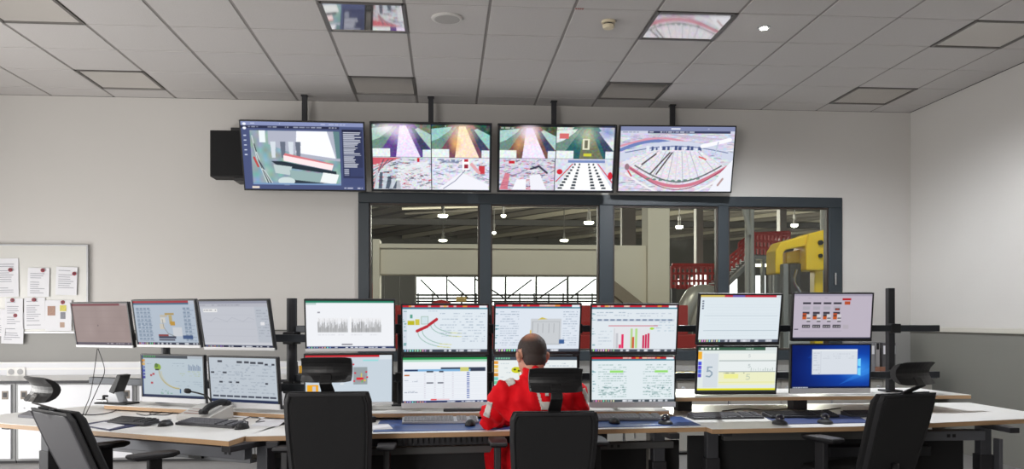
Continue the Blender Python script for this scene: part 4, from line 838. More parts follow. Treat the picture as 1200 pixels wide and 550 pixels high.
for k, (tl_, br, lb_) in enumerate(papers):
    Yp = 8.962-.004*(k % 4)-(.004 if k == 4 else 0); a, b = at(*tl_, Y=Yp), at(*br, Y=Yp); cx_, cz_ = (a.x+b.x)/2, (a.z+b.z)/2; w, h = abs(b.x-a.x)/2, abs(a.z-b.z)/2
    t = thing('paper_sheet', lb_, 'paper', (cx_, Yp, cz_), (0, (-.02, .015, .03, 0, .03, -.01, .06, 0)[k], 0), group='papers on the whiteboard')
    n = 6; m = MB(); rings = []
    for i in range(n):
        z = h-2*h*i/(n-1); bow = -.004*math.sin(i/(n-1)*2.2); rings.append([(-w, bow, z), (w, bow-.002, z), (w, bow-.001, z), (-w, bow+.001, z)])
    m.loft(rings).build('sheet', paper, t)
    if k != 7:
        tx = MB()
        for r in range(int(h*2/.022)-2):
            if RNG.random() < .8: tx.box(-w*.75, -w*.75+w*RNG.uniform(.7, 1.5), -.0066, -.0062, h-.035-.022*r-.006, h-.035-.022*r)
        tx.build('printed_lines', ink, t)
    else:
        for (u0, v0, u1, v1, col) in ((56, 359, 65, 370, (150, 110, 90)), (70.5, 358, 78, 365, (190, 180, 60)), (71, 366, 77, 374, (110, 110, 120)), (70.5, 378, 76, 384, (160, 130, 110))):
            qa, qb = at(u0, v0, Y=Yp), at(u1, v1, Y=Yp); bx('photo_print', mat(f'photo_{u0}_{v0}', col, .4, var=.5, vscale=120), t, qa.x-cx_, qb.x-cx_, -.0066, -.0062, qb.z-cz_, qa.z-cz_)
for k, (u, v, lb_) in enumerate(((12, 316.5, 'on the sheet at the upper left picture edge'), (50, 317, 'on the middle sheet of the upper row'), (87, 321, 'on the right sheet of the upper row'), (14.5, 352, 'above the lower left sheets'), (39.5, 351.5, 'on the sheet beside the photograph sheet'), (18, 370, 'on the sheet hanging over the board edge'), (73.5, 354.5, 'above the small photographs'))):
    q = at(u, v, Y=8.946); t = thing('magnet', 'round dark red magnet '+lb_, 'magnet', (q.x, 8.947, q.z), (math.pi/2, 0, 0), group='red magnets on the whiteboard')
    MB().lathe([(.02, 0), (.02, .006), (.017, .009)], 16).build('disc', redm, t); MB().lathe([(.011, .0085), (.011, .012), (.008, .013)], 14).build('grip', mat('magnet_dark', (90, 20, 40), .4), t)

# ------------------------------------------------------------------ desks
ZD = .73
def desk(label, poly, th=.028):
    c = Vector((sum(p[0] for p in poly)/len(poly), sum(p[1] for p in poly)/len(poly), 0)); t = thing('control_desk', label, 'desk', c)
    loc = [(p[0]-c.x, p[1]-c.y) for p in poly]
    MB().prism(loc, ZD-.003, ZD).build('worktop', white_lam, t); MB().prism(loc, ZD-th, ZD-.003).build('wood_edge', edge_w, t); return t, c
def column(t, c, x, y, rz=0):
    M = Matrix.Translation((x-c.x, y-c.y, 0)) @ Matrix.Rotation(rz, 4, 'Z')
    MB().box(-.045, .045, -.04, .04, .03, .5, M).build('leg', dark_metal, t, .005); MB().box(-.036, .036, -.032, .032, .45, ZD-.05, M).build('lifting_tube', mat('tube_dark', (70, 71, 76), .5, .2), t, .004)
    MB().box(-.04, .04, -.34, .34, 0, .032, M).build('foot', dark_metal, t, .006); MB().box(-.03, .03, -.3, .3, ZD-.06, ZD-.028, M).build('top_bracket', dark_metal, t, .003)
L0, L1, J = at(-40, 493, Z=ZD), at(268, 517, Z=ZD), at(287, 511.5, Z=ZD)
dl_, cl = desk('white angled desk with wood edge at the left station', [L0[:2], L1[:2], (J.x-.004, J.y), (J.x+.15, J.y+.62), at(112, 475, Z=ZD)[:2], at(8, 485, Z=ZD)[:2]])
dirL = (L1-L0).normalized(); nL = Vector((-dirL.y, dirL.x, 0)); rzL = math.atan2(dirL.y, dirL.x)
def dp(t, c, name, m, org, rz, x0, x1, y0, y1, z0, z1, bev=.003):
    M = Matrix.Translation((org.x-c.x, org.y-c.y, 0)) @ Matrix.Rotation(rz, 4, 'Z'); return MB().box(x0, x1, y0, y1, z0, z1, M).build(name, m, t, bev)
dp(dl_, cl, 'cross_beam', grey_metal, L1, rzL, -1.35, -.06, .18, .24, .60, .66); dp(dl_, cl, 'cable_tray', mat('tray_grey', (120, 122, 126), .5, .2), L1, rzL, -1.3, -.12, .3, .46, .56, .58); dp(dl_, cl, 'tray_lip', MATS['tray_grey'], L1, rzL, -1.3, -.12, .29, .30, .56, .62)
dp(dl_, cl, 'power_outlet', black, L1, rzL, -.55, -.45, .27, .29, .565, .60); 
for x in (-.19, -.16): dp(dl_, cl, 'hole', black, L1, rzL, x-.008, x+.008, .178, .181, .622, .638, 0)
q = L1-dirL*.02+nL*.3; column(dl_, cl, q.x, q.y, rzL); q = L0+dirL*.05+nL*.42; 
q = L1-dirL*1.9+nL*.42; column(dl_, cl, q.x, q.y, rzL)
Cr = at(827, 500.5, Z=ZD); J2 = Vector((J.x+.004, J.y, 0))
dc, cc = desk('white centre desk with wood edge and blue mat where the person sits', [(J2.x, J2.y), (Cr.x, Cr.y), (Cr.x-.12, 5.62), (J2.x+.16, 5.62)])
rzC = math.atan2(Cr.y-J2.y, Cr.x-J2.x); nC = Vector((-math.sin(rzC), math.cos(rzC), 0)); WC = (Vector((Cr.x, Cr.y, 0))-J2).length
dp(dc, cc, 'cross_beam', mat('beam_grey', (84, 84, 84), .5, .2), J2, rzC, .12, WC-.12, .2, .26, .58, .62); dp(dc, cc, 'modesty_panel', mat('panel_black', (30, 30, 32), .7), J2, rzC, .15, WC-.02, .38, .40, .05, .60); dp(dc, cc, 'cable_tray', dark_metal, J2, rzC, .15, WC-.15, .36, .56, .56, .575)
for k in range(46): dp(dc, cc, 'comb_tooth', dark_metal, J2, rzC, .62+k*.03, .636+k*.03, .1, .12, .655, .70, 0)
dp(dc, cc, 'comb_bar', dark_metal, J2, rzC, .6, 2.0, .12, .13, .64, .702)
for f in (.14, .92*WC): q = J2+Vector((math.cos(rzC), math.sin(rzC), 0))*f+nC*.25; column(dc, cc, q.x, q.y, rzC)
dp(dc, cc, 'side_leg', mat('leg_pale', (150, 148, 142), .5), J2, rzC, WC-.24, WC-.205, .3, .36, 0, .70); dp(dc, cc, 'holder_clip', silver, J2, rzC, 1.37, 1.376, .298, .30, .44, .50, 0); dp(dc, cc, 'holder_clip', silver, J2, rzC, WC-.385, WC-.378, .12, .13, .655, .70, 0)
for x in (WC-.5, WC-.46): dp(dc, cc, 'hole', black, J2, rzC, x-.008, x+.008, .198, .201, .592, .608, 0)
R0, R1 = at(833, 503, Z=ZD), at(1200, 491.5, Z=ZD); RX = 3.864
Rm = at(1000, 500, Z=ZD); Re = R1+(R1-at(1112, 496, Z=ZD)).normalized()*.32
dr, cr = desk('white right desk with wood edge reaching toward the right wall', [(R0.x+.008, R0.y), (Rm.x, Rm.y), (RX, Re.y), (RX, 5.95), (R0.x-.06, 5.95)])
O3 = Vector((0, 0, 0))
dp(dr, cr, 'cross_beam', MATS['beam_grey'], O3, 0, 1.7, 3.34, 5.05, 5.11, .60, .65); dp(dr, cr, 'end_beam', grey_metal, O3, 0, 2.7, 3.34, 4.98, 5.02, .595, .655); dp(dr, cr, 'modesty_panel', MATS['panel_black'], O3, 0, 1.5, 3.3, 5.14, 5.16, .05, .62); dp(dr, cr, 'lower_box', dark_metal, O3, 0, 2.35, 3.0, 5.0, 5.13, .50, .56)
for x in (3.10, 3.135): dp(dr, cr, 'hole', black, O3, 0, x-.01, x+.01, 4.977, 4.981, .616, .636, 0)
for x, y in ((1.62, 5.05), (3.37, 5.05)): column(dr, cr, x, y, 0)
dp(dr, cr, 'end_post', grey_metal, O3, 0, 3.43, 3.455, 4.98, 5.04, 0, .6)
dp(dr, cr, 'power_outlet', black, O3, 0, 2.88, 2.95, 5.14, 5.2, .655, .70)
# raised shelves behind the worktops
def shelf(label, poly, z, legs):
    c = Vector((sum(p[0] for p in poly)/len(poly), sum(p[1] for p in poly)/len(poly), ZD)); t = thing('raised_shelf', label, 'shelf', c); loc = [(p[0]-c.x, p[1]-c.y) for p in poly]; dz = z-ZD
    MB().prism(loc, dz-.003, dz).build('board', white_lam, t); MB().prism(loc, dz-.026, dz-.003).build('wood_edge', edge_w, t)
    for (x, y) in legs: bx('support', dark_metal, t, x-c.x-.05, x-c.x+.05, y-c.y-.05, y-c.y+.05, 0, dz-.026, .003)
S0, S1 = at(122, 475, Z=.765), at(334, 485.6, Z=.765); nS = Vector((.43, .9, 0))*.46
shelf('raised wood-edged shelf under the left monitors', [S0[:2], S1[:2], (S1+nS)[:2], (S0+nS)[:2]], .765, [tuple((S0.lerp(S1, f)+nS*.5)[:2]) for f in (.12, .5, .88)])
shelf('raised shelf under the centre monitors', [(-.86, 5.17), (1.39, 5.17), (1.385, 5.72), (-.86, 5.72)], .775, [(-.6, 5.4), (.25, 5.4), (1.1, 5.4)])
T0, T1 = at(792, 466, Z=.845), at(1138, 463, Z=.845)
shelf('raised wood-edged shelf under the right monitors', [(1.45, T0.y), (T1.x, T1.y), (T1.x-.05, 5.92), (1.45, 5.92)], .845, [(1.6, 5.6), (2.4, 5.6), (3.2, 5.6)])
pcb = thing('computer_tower', 'black computer tower under the desk with a small white light', 'computer', (-.83, 4.99, 0)); bx('case', black, pcb, -.1, .1, -.2, .25, 0, .46, .006); MB().lathe([(.004, 0), (.004, .004)], 8, Matrix.Translation((-.06, -.2, .4)) @ Matrix.Rotation(math.pi/2, 4, 'X')).build('power_light', emis('led', (255, 255, 255), 3), pcb)

# ------------------------------------------------------------------ office chairs
def chair(label, x, y, head, ztop, recl, hz, hw=.26, w=.45, arm=.68, side=None):
    t = thing('office_chair', label, 'office chair', (x, y, 0), (0, 0, -head), group='black office chairs')
    tr = math.tan(recl); by, bz = -.22, .50
    def slab(y0, thick, inset, name, m, zt, curve, par):
        rings = []; n = 12
        for i in range(n):
            f = i/(n-1); z = bz+(zt-bz)*f; hwid = (w/2-inset)*(.93+.07*min(1, f*1.6)); yy = by-tr*(z-bz)+curve*math.sin(f*math.pi)
            if i == 0 or i == n-1: hwid -= .012; th = thick*.7
            else: th = thick
            r = .018; rings.append([(-hwid+r, yy+y0, z), (hwid-r, yy+y0, z), (hwid, yy+y0+r*.8, z), (hwid, yy+y0+th-r*.8, z), (hwid-r, yy+y0+th, z), (0, yy+y0+th-.012, z), (-hwid+r, yy+y0+th, z), (-hwid, yy+y0+th-r*.8, z), (-hwid, yy+y0+r*.8, z)])
        return MB().loft(rings).build(name, m, par, .004)
    s = slab(-.012, .03, 0, 'back_shell', shell, ztop-.004, -.004, t); slab(.02, .05, .006, 'back_cushion', fabric, ztop, -.004, t)
    slab(-.018, .012, .02, 'back_panel', fabric if side != 'chrome' else mat('chair_back_lit', (84, 84, 89), .55, bump=.1, bscale=300), ztop-.02, -.004, t)  # sideways chair's back panel coloured paler to carry the window light on it
    # headrest
    yt = by-tr*(ztop-bz); yh = by-tr*(hz-bz)-.005
    rings = []; hh = .062; K = 9
    for i in range(9):
        f = i/8*2-1; xx = f*hw/2; yc0 = yh+.02*f*f; e = 1-.10*f**8; fr = []; re = []
        for k in range(K):
            g = k/(K-1)*2-1; zz = hz+hh*e*g; fr.append((xx, yc0+.034-.045*g*g-(.014 if abs(g) == 1 else 0), zz)); re.append((xx, yc0-.004-.045*g*g+(.006 if abs(g) == 1 else 0), zz))
        rings.append(re+fr[::-1])
    MB().loft(rings).build('headrest', mat('headrest_vinyl', (30, 30, 32), .4), t, .003)
    hp_ = MB(); R4 = lambda w_, y_, z_, d_: [(-w_, y_, z_), (w_, y_, z_), (w_, y_+d_, z_), (-w_, y_+d_, z_)]
    hp_.loft([R4(.033, yt+.012, ztop-.05, .02), R4(.033, yt+.004, ztop+.006, .02), R4(.03, yh-.045, (ztop+hz)/2-.01, .02), R4(.028, yh-.028, hz-.04, .018), R4(.026, yh-.016, hz-.02, .012)])
    hp_.build('headrest_post', chrome if side == 'chrome' else black, t, .004)
    MB().loft([[(sx*q, sy*q, z) for sx, sy in ((-.235, -.22), (.235, -.22), (.245, -.1), (.24, .2), (.19, .25), (-.19, .25), (-.24, .2), (-.245, -.1))] for q, z in ((.94, .42), (1, .435), (1, .475), (.95, .497))]).build('seat', fabric, t, .01)
    MB().loft([[(sx*q, sy*q, z) for sx, sy in ((-.21, -.2), (.21, -.2), (.21, .2), (-.21, .2))] for q, z in ((.6, .37), (1, .42))]).build('seat_shell', shell, t)
    MB().tube([(0, -.1, .39), (0, -.26, .40), (0, by-.045, .5), (0, by-tr*.05-.03, .56)], .022, 8).build('back_bar', black, t, smooth=True)
    for sx in (-1, 1):
        a = MB(); X_ = sx*.27
        pts = [(-.045, -.13), (.045, -.13), (.052, .02), (.046, .1), (.03, .125), (-.03, .125), (-.046, .1), (-.052, .02)]
        a.loft([[(X_+px*q, py*q, z) for px, py in pts] for q, z in ((.8, arm-.03), (1, arm-.018), (1, arm-.006), (.93, arm))]); ao = a.build('armrest', dark, t, .003)
        MB().box(X_-.018, X_+.018, -.035, .035, .47, arm-.03).build('armrest_post', shell if sx < 0 else black, ao, .006); MB().box(min(X_, X_*.55), max(X_, X_*.55), -.03, .03, .44, .47).build('armrest_bracket', black, ao, .005)
    MB().tube([(0, 0, .08), (0, 0, .25), (0, 0, .251), (0, 0, .38)], [.03, .03, .017, .017], 14).build('gas_lift', dark, t)
    for k in range(5):
        an = 2*math.pi*k/5+.3; d = Vector((math.cos(an), math.sin(an), 0)); lg = MB().tube([(0, 0, .115), tuple(d*.16+Vector((0, 0, .1))), tuple(d*.31+Vector((0, 0, .07)))], [.032, .026, .018], 8).build('base_leg', black, t)
        e = d*.31; MB().lathe([(.02, -.022), (.028, -.02), (.028, .02), (.02, .022)], 14, Matrix.Translation((e.x, e.y, .0285)) @ Matrix.Rotation(an, 4, 'Z') @ Matrix.Rotation(math.pi/2, 4, 'X')).build('castor', dark, lg); MB().tube([(e.x, e.y, .045), (e.x, e.y, .075)], .008, 8).build('castor_stem', chrome, lg)
    return t
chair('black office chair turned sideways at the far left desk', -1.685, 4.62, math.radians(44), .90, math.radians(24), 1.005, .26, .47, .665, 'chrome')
chair('empty black office chair in front of the orange-square monitor', -.59, 4.58, 0.0, .985, math.radians(14), 1.10, .245, .435)
chair('black office chair the person in red sits on', .545, 4.53, 0.0, .88, math.radians(14), 1.045, .268, .452, .70)
chair('black office chair at the right desk, turned slightly left', 2.36, 4.68, math.radians(-20), .95, math.radians(17), 1.06, .255, .435, .69)

# ------------------------------------------------------------------ things on the desks
def slab_at(name, label, cat, quad, z, th, m, part='sheet', group=None):
    P = [at(u, v, Z=z) for u, v in quad]; c = sum(P, Vector())/len(P); t = thing(name, label, cat, (c.x, c.y, z), group=group)
    MB().prism([(p.x-c.x, p.y-c.y) for p in P], 0.0005, th).build(part, m, t); return t
def keyboard(label, u, v, rz, body, keys, w=.45, z=ZD, d=.135):
    p = at(u, v, Z=z+.012); t = thing('keyboard', label, 'keyboard', (p.x, p.y, z), (0, 0, rz), group='desk keyboards')
    MB().loft([[(-w/2, -d/2, .0005), (w/2, -d/2, .0005), (w/2, d/2, .0005), (-w/2, d/2, .0005)], [(-w/2, -d/2, .014), (w/2, -d/2, .014), (w/2, d/2, .028), (-w/2, d/2, .028)]]).build('body', body, t, .003)
    k = MB(); n = 22; pw = (w-.02)/n
    for r in range(6):
        y = -d/2+.012+r*(d-.02)/6
        for c in range(n):
            if c in (15, 19) or (r == 0 and 4 <= c <= 9): continue
            zz = .0145+(r+.5)/6*.014; x = -w/2+.01+c*pw; k.box(x+.0012, x+pw-.0012, y, y+(d-.02)/6-.003, zz, zz+.006)
    for c in (4,): k.box(-w/2+.01+c*pw, -w/2+.01+(c+6)*pw, -d/2+.012, -d/2+.012+(d-.02)/6-.003, .0155, .0215)
    o = k.build('keys', keys, t); o['kind'] = 'stuff'; return t
kgrey = mat('key_grey', (96, 96, 102), .5); kblack = mat('key_black', (34, 34, 37), .45); kpale = mat('key_pale', (150, 152, 156), .5); kbody = mat('keyboard_body', (52, 52, 56), .5)
def half_ell(rx, ry, rz_, n=14, m=6):
    rings = []
    for i in range(m+1):
        a = i/m*math.pi/2; c, s = math.cos(a), math.sin(a); c = max(c, .02)
        rings.append([(rx*c*math.cos(2*math.pi*k/n), ry*c*math.sin(2*math.pi*k/n)*(1+.12*math.sin(2*math.pi*k/n)), rz_*s) for k in range(n)])
    return MB().loft(rings)
def mouse(label, u, v, rz, z=ZD):
    p = at(u, v, Z=z+.01); t = thing('computer_mouse', label, 'mouse', (p.x, p.y, z+.0005), (0, 0, rz), group='desk mice')
    half_ell(.031, .056, .036).build('body', black, t, smooth=True); MB().lathe([(.008, -.004), (.008, .004)], 12, Matrix.Translation((0, .03, .03)) @ Matrix.Rotation(math.pi/2, 4, 'Y')).build('wheel', silver, t)
    MB().box(-.001, .001, .012, .05, .02, .0335).build('button_gap', silver, t)
def trackball(label, u, v, rz, z=ZD):
    p = at(u, v, Z=z+.02); t = thing('trackball', label, 'trackball', (p.x, p.y, z+.0005), (0, 0, rz), group='desk trackballs')
    half_ell(.042, .062, .026).build('base', dark, t, smooth=True)
    MB().lathe([(max(.001, .027*math.sin(a)), .03-.027*math.cos(a)) for a in np.linspace(.02, math.pi-.02, 12)], 20).build('ball', mat('ball_gloss', (20, 18, 34), .08, coat=1), t, smooth=True)
mz = ZD+.004
slab_at('desk_mat', 'blue desk mat left of the seated person', 'desk mat', [(437, 507), (606, 503.5), (598, 491), (446, 493.5)], ZD, .004, matblue, 'pad')
slab_at('desk_mat', 'blue desk mat right of the seated person', 'desk mat', [(640, 503), (821, 499), (798, 489), (640, 491)], ZD, .004, matblue, 'pad')
slab_at('desk_mat', 'blue desk mat with two trackballs on the right desk', 'desk mat', [(912, 498), (1019, 496), (1001, 486), (894, 488)], ZD, .004, mat('blue_mat_dark', (46, 66, 120), .4), 'pad')
slab_at('document_folder', 'dark blue folder on the left desk', 'folder', [(92, 499), (128, 505.5), (189, 495), (150, 490)], ZD, .006, mat('folder_blue', (36, 44, 84), .5), 'cover')
slab_at('paper_sheet', 'white paper on the dark blue folder', 'paper', [(101, 499), (128, 503.5), (146, 499), (122, 495)], ZD+.006, .002, paper)
slab_at('paper_sheet', 'white paper beside the left keyboard and black pole', 'paper', [(293, 500), (326, 500.5), (338, 490), (312, 489)], ZD, .0015, paper)
slab_at('paper_sheet', 'white paper on the left corner of the blue mat', 'paper', [(428, 504.5), (461, 503.5), (455, 497.5), (430, 498)], ZD+.004, .0015, paper)
slab_at('paper_sheet', 'loose papers in front of the spreadsheet monitor', 'paper', [(434, 497), (462, 493), (470, 489.5), (440, 491)], ZD+.0042, .0015, paper) if False else None
slab_at('paper_sheet', 'loose paper behind the blue mat beside the grey keyboard', 'paper', [(436, 493.2), (464, 492.4), (462, 489), (440, 489.6)], ZD, .0015, paper)
lp = slab_at('closed_laptop', 'closed dark grey laptop at the left end of the desk', 'laptop', [(21, 489.5), (62, 492.5), (70, 486), (34, 484)], ZD, .016, mat('laptop_grey', (92, 92, 100), .4), 'case'); 
keyboard('black keyboard lying on the dark blue folder', 156, 494, -.5, kbody, kblack, .30, ZD+.006, .11); keyboard('black keyboard beside the phone console on the left desk', 248, 496.5, -.5, kbody, kgrey, .43)
keyboard('pale grey keyboard left of the seated person', 516, 493, .03, silver, kpale, z=ZD+.0042); keyboard('grey keyboard right of the seated person', 733, 490, .03, mat('keyboard_mid', (110, 112, 116), .5), kpale, z=ZD+.0042)
keyboard('dark grey keyboard at the left end of the right desk', 850, 488, .05, kbody, kgrey); keyboard('black keyboard behind two trackballs', 938, 486.5, .05, kbody, kblack, z=ZD+.0042); keyboard('black keyboard beside the right office chair', 1030, 485.5, .05, kbody, kblack)
mouse('black mouse beside the blue folder on the left desk', 193.5, 497.5, -.4); mouse('black mouse right of the left keyboard', 283, 501, -.4); mouse('black and silver mouse beside the left elbow of the person', 551, 497, -.2, mz); mouse('black mouse on the right blue mat', 720, 494.5, .1, mz)
trackball('glossy black trackball on the centre desk mat', 780, 493, 0, mz); trackball('glossy trackball, left of two on the right desk', 914, 493, 0, mz); trackball('glossy trackball, right of two on the right desk', 967, 492, 0, mz)
# phone console with gooseneck microphone
p = at(241, 491.5, Z=ZD); t = thing('phone_console', 'pale grey desk phone console with black handset and gooseneck microphone', 'phone', (p.x, p.y, ZD), (0, 0, -.5))
MB().prism([(-.10, .0005), (.10, .0005), (.10, .085), (-.10, .03)], -.14, .13, 'yz').build('body', mat('console_grey', (196, 194, 190), .5), t, .004)
Mt = Matrix.Rotation(math.atan2(.055, .24), 4, 'X')
for k in range(5): MB().box(-.11, .04, -.07+k*.036, -.064+k*.036, 0, .004, Matrix.Translation((0, 0, .0545)) @ Mt).build('button_row', mat('console_line', (150, 120, 110), .6), t)
hs = MB().tube(smooth_path([(.08, -.1, .055), (.085, -.06, .085), (.085, .03, .105), (.08, .09, .098)]), .02, 10).build('handset', black, t, smooth=True); MB().lathe([(.028, 0), (.03, .02), (.02, .03)], 14, Matrix.Translation((.08, -.1, .045))).build('earpiece', black, hs); MB().lathe([(.028, 0), (.03, .02), (.02, .03)], 14, Matrix.Translation((.08, .095, .08))).build('mouthpiece', black, hs)
inv = (Matrix.Translation((p.x, p.y, ZD)) @ Matrix.Rotation(-.5, 4, 'Z')).inverted()
yy = p.y+.10
g = [inv @ at(248.5, 483, Y=yy), inv @ at(248, 473, Y=yy), inv @ at(243, 465, Y=yy), inv @ at(234, 461.5, Y=yy), inv @ at(223, 459, Y=yy)]
MB().tube(smooth_path(g), .005, 8).build('gooseneck', black, t, smooth=True)
m0, m1 = inv @ at(224, 459.3, Y=yy), inv @ at(215.5, 457.6, Y=yy); dm = m1-m0; MB().tube([m0+dm*k for k in (0, .15, .5, .85, 1)], [.006, .014, .017, .014, .005], 12).build('microphone', black, t, smooth=True)
# folding stand on the raised shelf
p = at(140, 473.5, Z=.765); t = thing('tilted_stand', 'silver and black tilted device stand on the left shelf', 'stand', (p.x, p.y, .765), (0, 0, -.35))
MB().box(-.15, .11, -.07, .07, .0005, .012).build('base', black, t, .004); MB().box(-.155, -.06, -.05, .05, .012, .03).build('silver_foot', chrome, t, .004)
MB().prism([(-.06, .012), (.035, .012), (.0, .085), (-.05, .085)], -.045, .045, 'xz').build('wedge', silver, t, .004); MB().prism([(-.05, .085), (-.005, .07), (.055, .2), (.02, .205)], -.05, .05, 'xz').build('tilted_panel', black, t, .005)
MB().tube([(-.13, 0, .03), (-.13, 0, .055)], .01, 10).build('knob', black, t); MB().tube([(-.13, 0, .05), (-.06, 0, .05)], .008, 8).build('lever', black, t)
# small things at the centre
p = at(432, 494.5, Z=ZD); t = thing('handheld_radio', 'black handheld radio lying with its cable behind the empty chair', 'radio', (p.x, p.y, ZD), (0, 0, .4)); MB().box(-.03, .03, -.06, .07, .0005, .035).build('case', black, t, .006); MB().tube(smooth_path([(.02, .07, .02), (.025, .12, .05), (.02, .15, .09)]), .007, 8).build('antenna', black, t); bx('display', mat('radio_grey', (90, 92, 96), .4), t, -.02, .02, -.02, .02, .0345, .0365)
t = thing('shadow_bar', 'flat black bar put in for the shadow below the monitors left of the person', 'speaker', (at(546, 484, Y=5.24).x, 5.24, .775)); bx('case', black, t, -.14, .14, -.025, .025, .0005, .016, .004); bx('grille', dark, t, -.13, .13, -.027, -.025, .003, .013)  # black bar added in place of the shadow strip under the monitors
def cable(label, pts, r=.003, m=None):
    o = MB().tube(smooth_path(pts), r, 6).build('cable', m or black, None, smooth=True); tag(o, label, 'cable', 'loose cables'); return o
Z2 = ZD+.003
cable('thin black cable coiled behind the keyboards at the right desk', [at(u, v, Z=Z2) for u, v in ((846, 482), (870, 479.5), (900, 481), (930, 479), (955, 481.5), (985, 478.5))])
cable('black cable lying behind the right blue mat', [at(u, v, Z=Z2) for u, v in ((703, 486), (718, 484), (735, 486), (742, 484.5), (760, 486))])
cable('dark cable curling behind the left folder', [at(u, v, Z=Z2) for u, v in ((160, 485), (172, 487), (190, 483), (182, 481.5), (176, 485.5), (196, 486.5), (204, 483))])
cable('dark cable from the left laptop to the tilted stand', [at(u, v, Z=Z2) for u, v in ((66, 488), (85, 485.5), (110, 486.5), (130, 483.5), (137, 480))])
cable('grey cable loop beside the papers on the left desk', [at(u, v, Z=Z2) for u, v in ((285, 492), (295, 488.5), (305, 491), (300, 495), (310, 494))], .003, mat('cable_grey', (90, 90, 96), .5))
a0 = at(114, 409, Y=6.15)
cable('thin cable hanging from the brownish monitor, left strand', [a0, at(110.5, 435, Y=6.1), at(106, 462, Y=6.0), at(100, 478, Y=5.85), at(97, 486.5, Z=Z2)], .0028); cable('thin cable hanging from the brownish monitor, right strand', [at(115, 409, Y=6.15), at(122.5, 434, Y=6.1), at(116, 452, Y=6.0), at(106, 474, Y=5.85), at(100, 487, Z=Z2)], .0028)

# ------------------------------------------------------------------ the seated person
def ico(bm, c, r, rot=None, sub=3):
    M = Matrix.Translation(c) @ (rot.to_4x4() if rot is not None else Matrix()) @ Matrix.Diagonal((*r, 1)); bmesh.ops.create_icosphere(bm, subdivisions=sub, radius=1, matrix=M)
def cap(bm, p0, r0, p1, r1, sub=2):
    p0, p1 = Vector(p0), Vector(p1); n = max(2, int((p1-p0).length/(min(r0, r1)*.45))+1)
    for i in range(n+1):
        f = i/n; ico(bm, p0.lerp(p1, f), (r0+(r1-r0)*f,)*3, None, sub)
def blob(fill, voxel, it=6, fac=.5):
    bm = bmesh.new(); fill(bm); me = bpy.data.meshes.new('tmp'); bm.to_mesh(me); bm.free(); o = bpy.data.objects.new('tmp', me); C.objects.link(o)
    r = o.modifiers.new('r', 'REMESH'); r.mode = 'VOXEL'; r.voxel_size = voxel
    s = o.modifiers.new('s', 'SMOOTH'); s.iterations = it; s.factor = fac
    dgx = bpy.context.evaluated_depsgraph_get(); dgx.update(); out = bpy.data.meshes.new_from_object(o.evaluated_get(dgx)); bpy.data.objects.remove(o); bpy.data.meshes.remove(me)
    out.polygons.foreach_set('use_smooth', [True]*len(out.polygons)); return out
def arr(me):
    v = np.zeros(len(me.vertices)*3); me.vertices.foreach_get('co', v); n = np.zeros(len(me.vertices)*3); me.vertices.foreach_get('normal', n); return v.reshape(-1, 3), n.reshape(-1, 3)
def shell_part(name, me, keep, off, m, parent):
    """closed patch lifted off the surface `me` where keep(vertex) holds"""
    v, n = arr(me); k = keep(v, n); bm = bmesh.new(); bm.from_mesh(me); bm.verts.ensure_lookup_table()
    bmesh.ops.delete(bm, geom=[bm.verts[i] for i in np.where(~k)[0]], context='VERTS')
    left = set(bm.verts); best = set()                 # keep the largest connected piece only
    while left:
        st = [left.pop()]; comp = set(st)
        while st:
            q = st.pop()
            for e in q.link_edges:
                w = e.other_vert(q)
                if w in left: left.discard(w); comp.add(w); st.append(w)
        if len(comp) > len(best): best = comp
    bmesh.ops.delete(bm, geom=[q for q in bm.verts if q not in best], context='VERTS'); bm.normal_update()
    for q in bm.verts: q.co += q.normal*off
    geo = bmesh.ops.solidify(bm, geom=list(bm.faces), thickness=max(abs(off)*1.6, .002)); o2 = bpy.data.meshes.new(name); bm.to_mesh(o2); bm.free()
    o2.materials.clear(); o2.materials.append(m); o2.polygons.foreach_set('use_smooth', [True]*len(o2.polygons)); o = bpy.data.objects.new(name, o2); C.objects.link(o); o.parent = parent; return o
def link(me, name, m, parent):
    me.name = name; me.materials.clear(); me.materials.append(m); o = bpy.data.objects.new(name, me); C.objects.link(o); o.parent = parent; return o
PX, PY = .52, 4.52
per = thing('person', 'person in red work jacket seated from behind at the centre desk', 'person', (PX, PY, 0))
J_ = {k: Vector(v)-Vector((PX, PY, 0)) for k, v in dict(pel=(.54, 4.50, .585), wai=(.53, 4.49, .72), che=(.505, 4.51, .88), neck=(.478, 4.545, 1.01), head=(.466, 4.60, 1.145),
    ls=(.315, 4.53, .945), le=(.245, 4.70, .795), lw=(.40, 4.92, .775), lh=(.425, 4.97, .765), rs=(.695, 4.53, .95), re=(.735, 4.72, .79), rw=(.74, 4.95, .775), rh=(.745, 5.0, .765),
    lhip=(.44, 4.53, .56), lk=(.30, 4.93, .55), la=(.33, 4.90, .11), lt=(.30, 5.07, .045), rhip=(.64, 4.53, .56), rk=(.71, 4.95, .55), ra=(.70, 4.92, .11), rt=(.72, 5.09, .045)).items()}
HR = Euler((-.14, .03, .30)).to_matrix()
H = lambda x, y, z: J_['head']+HR @ Vector((x, y, z))
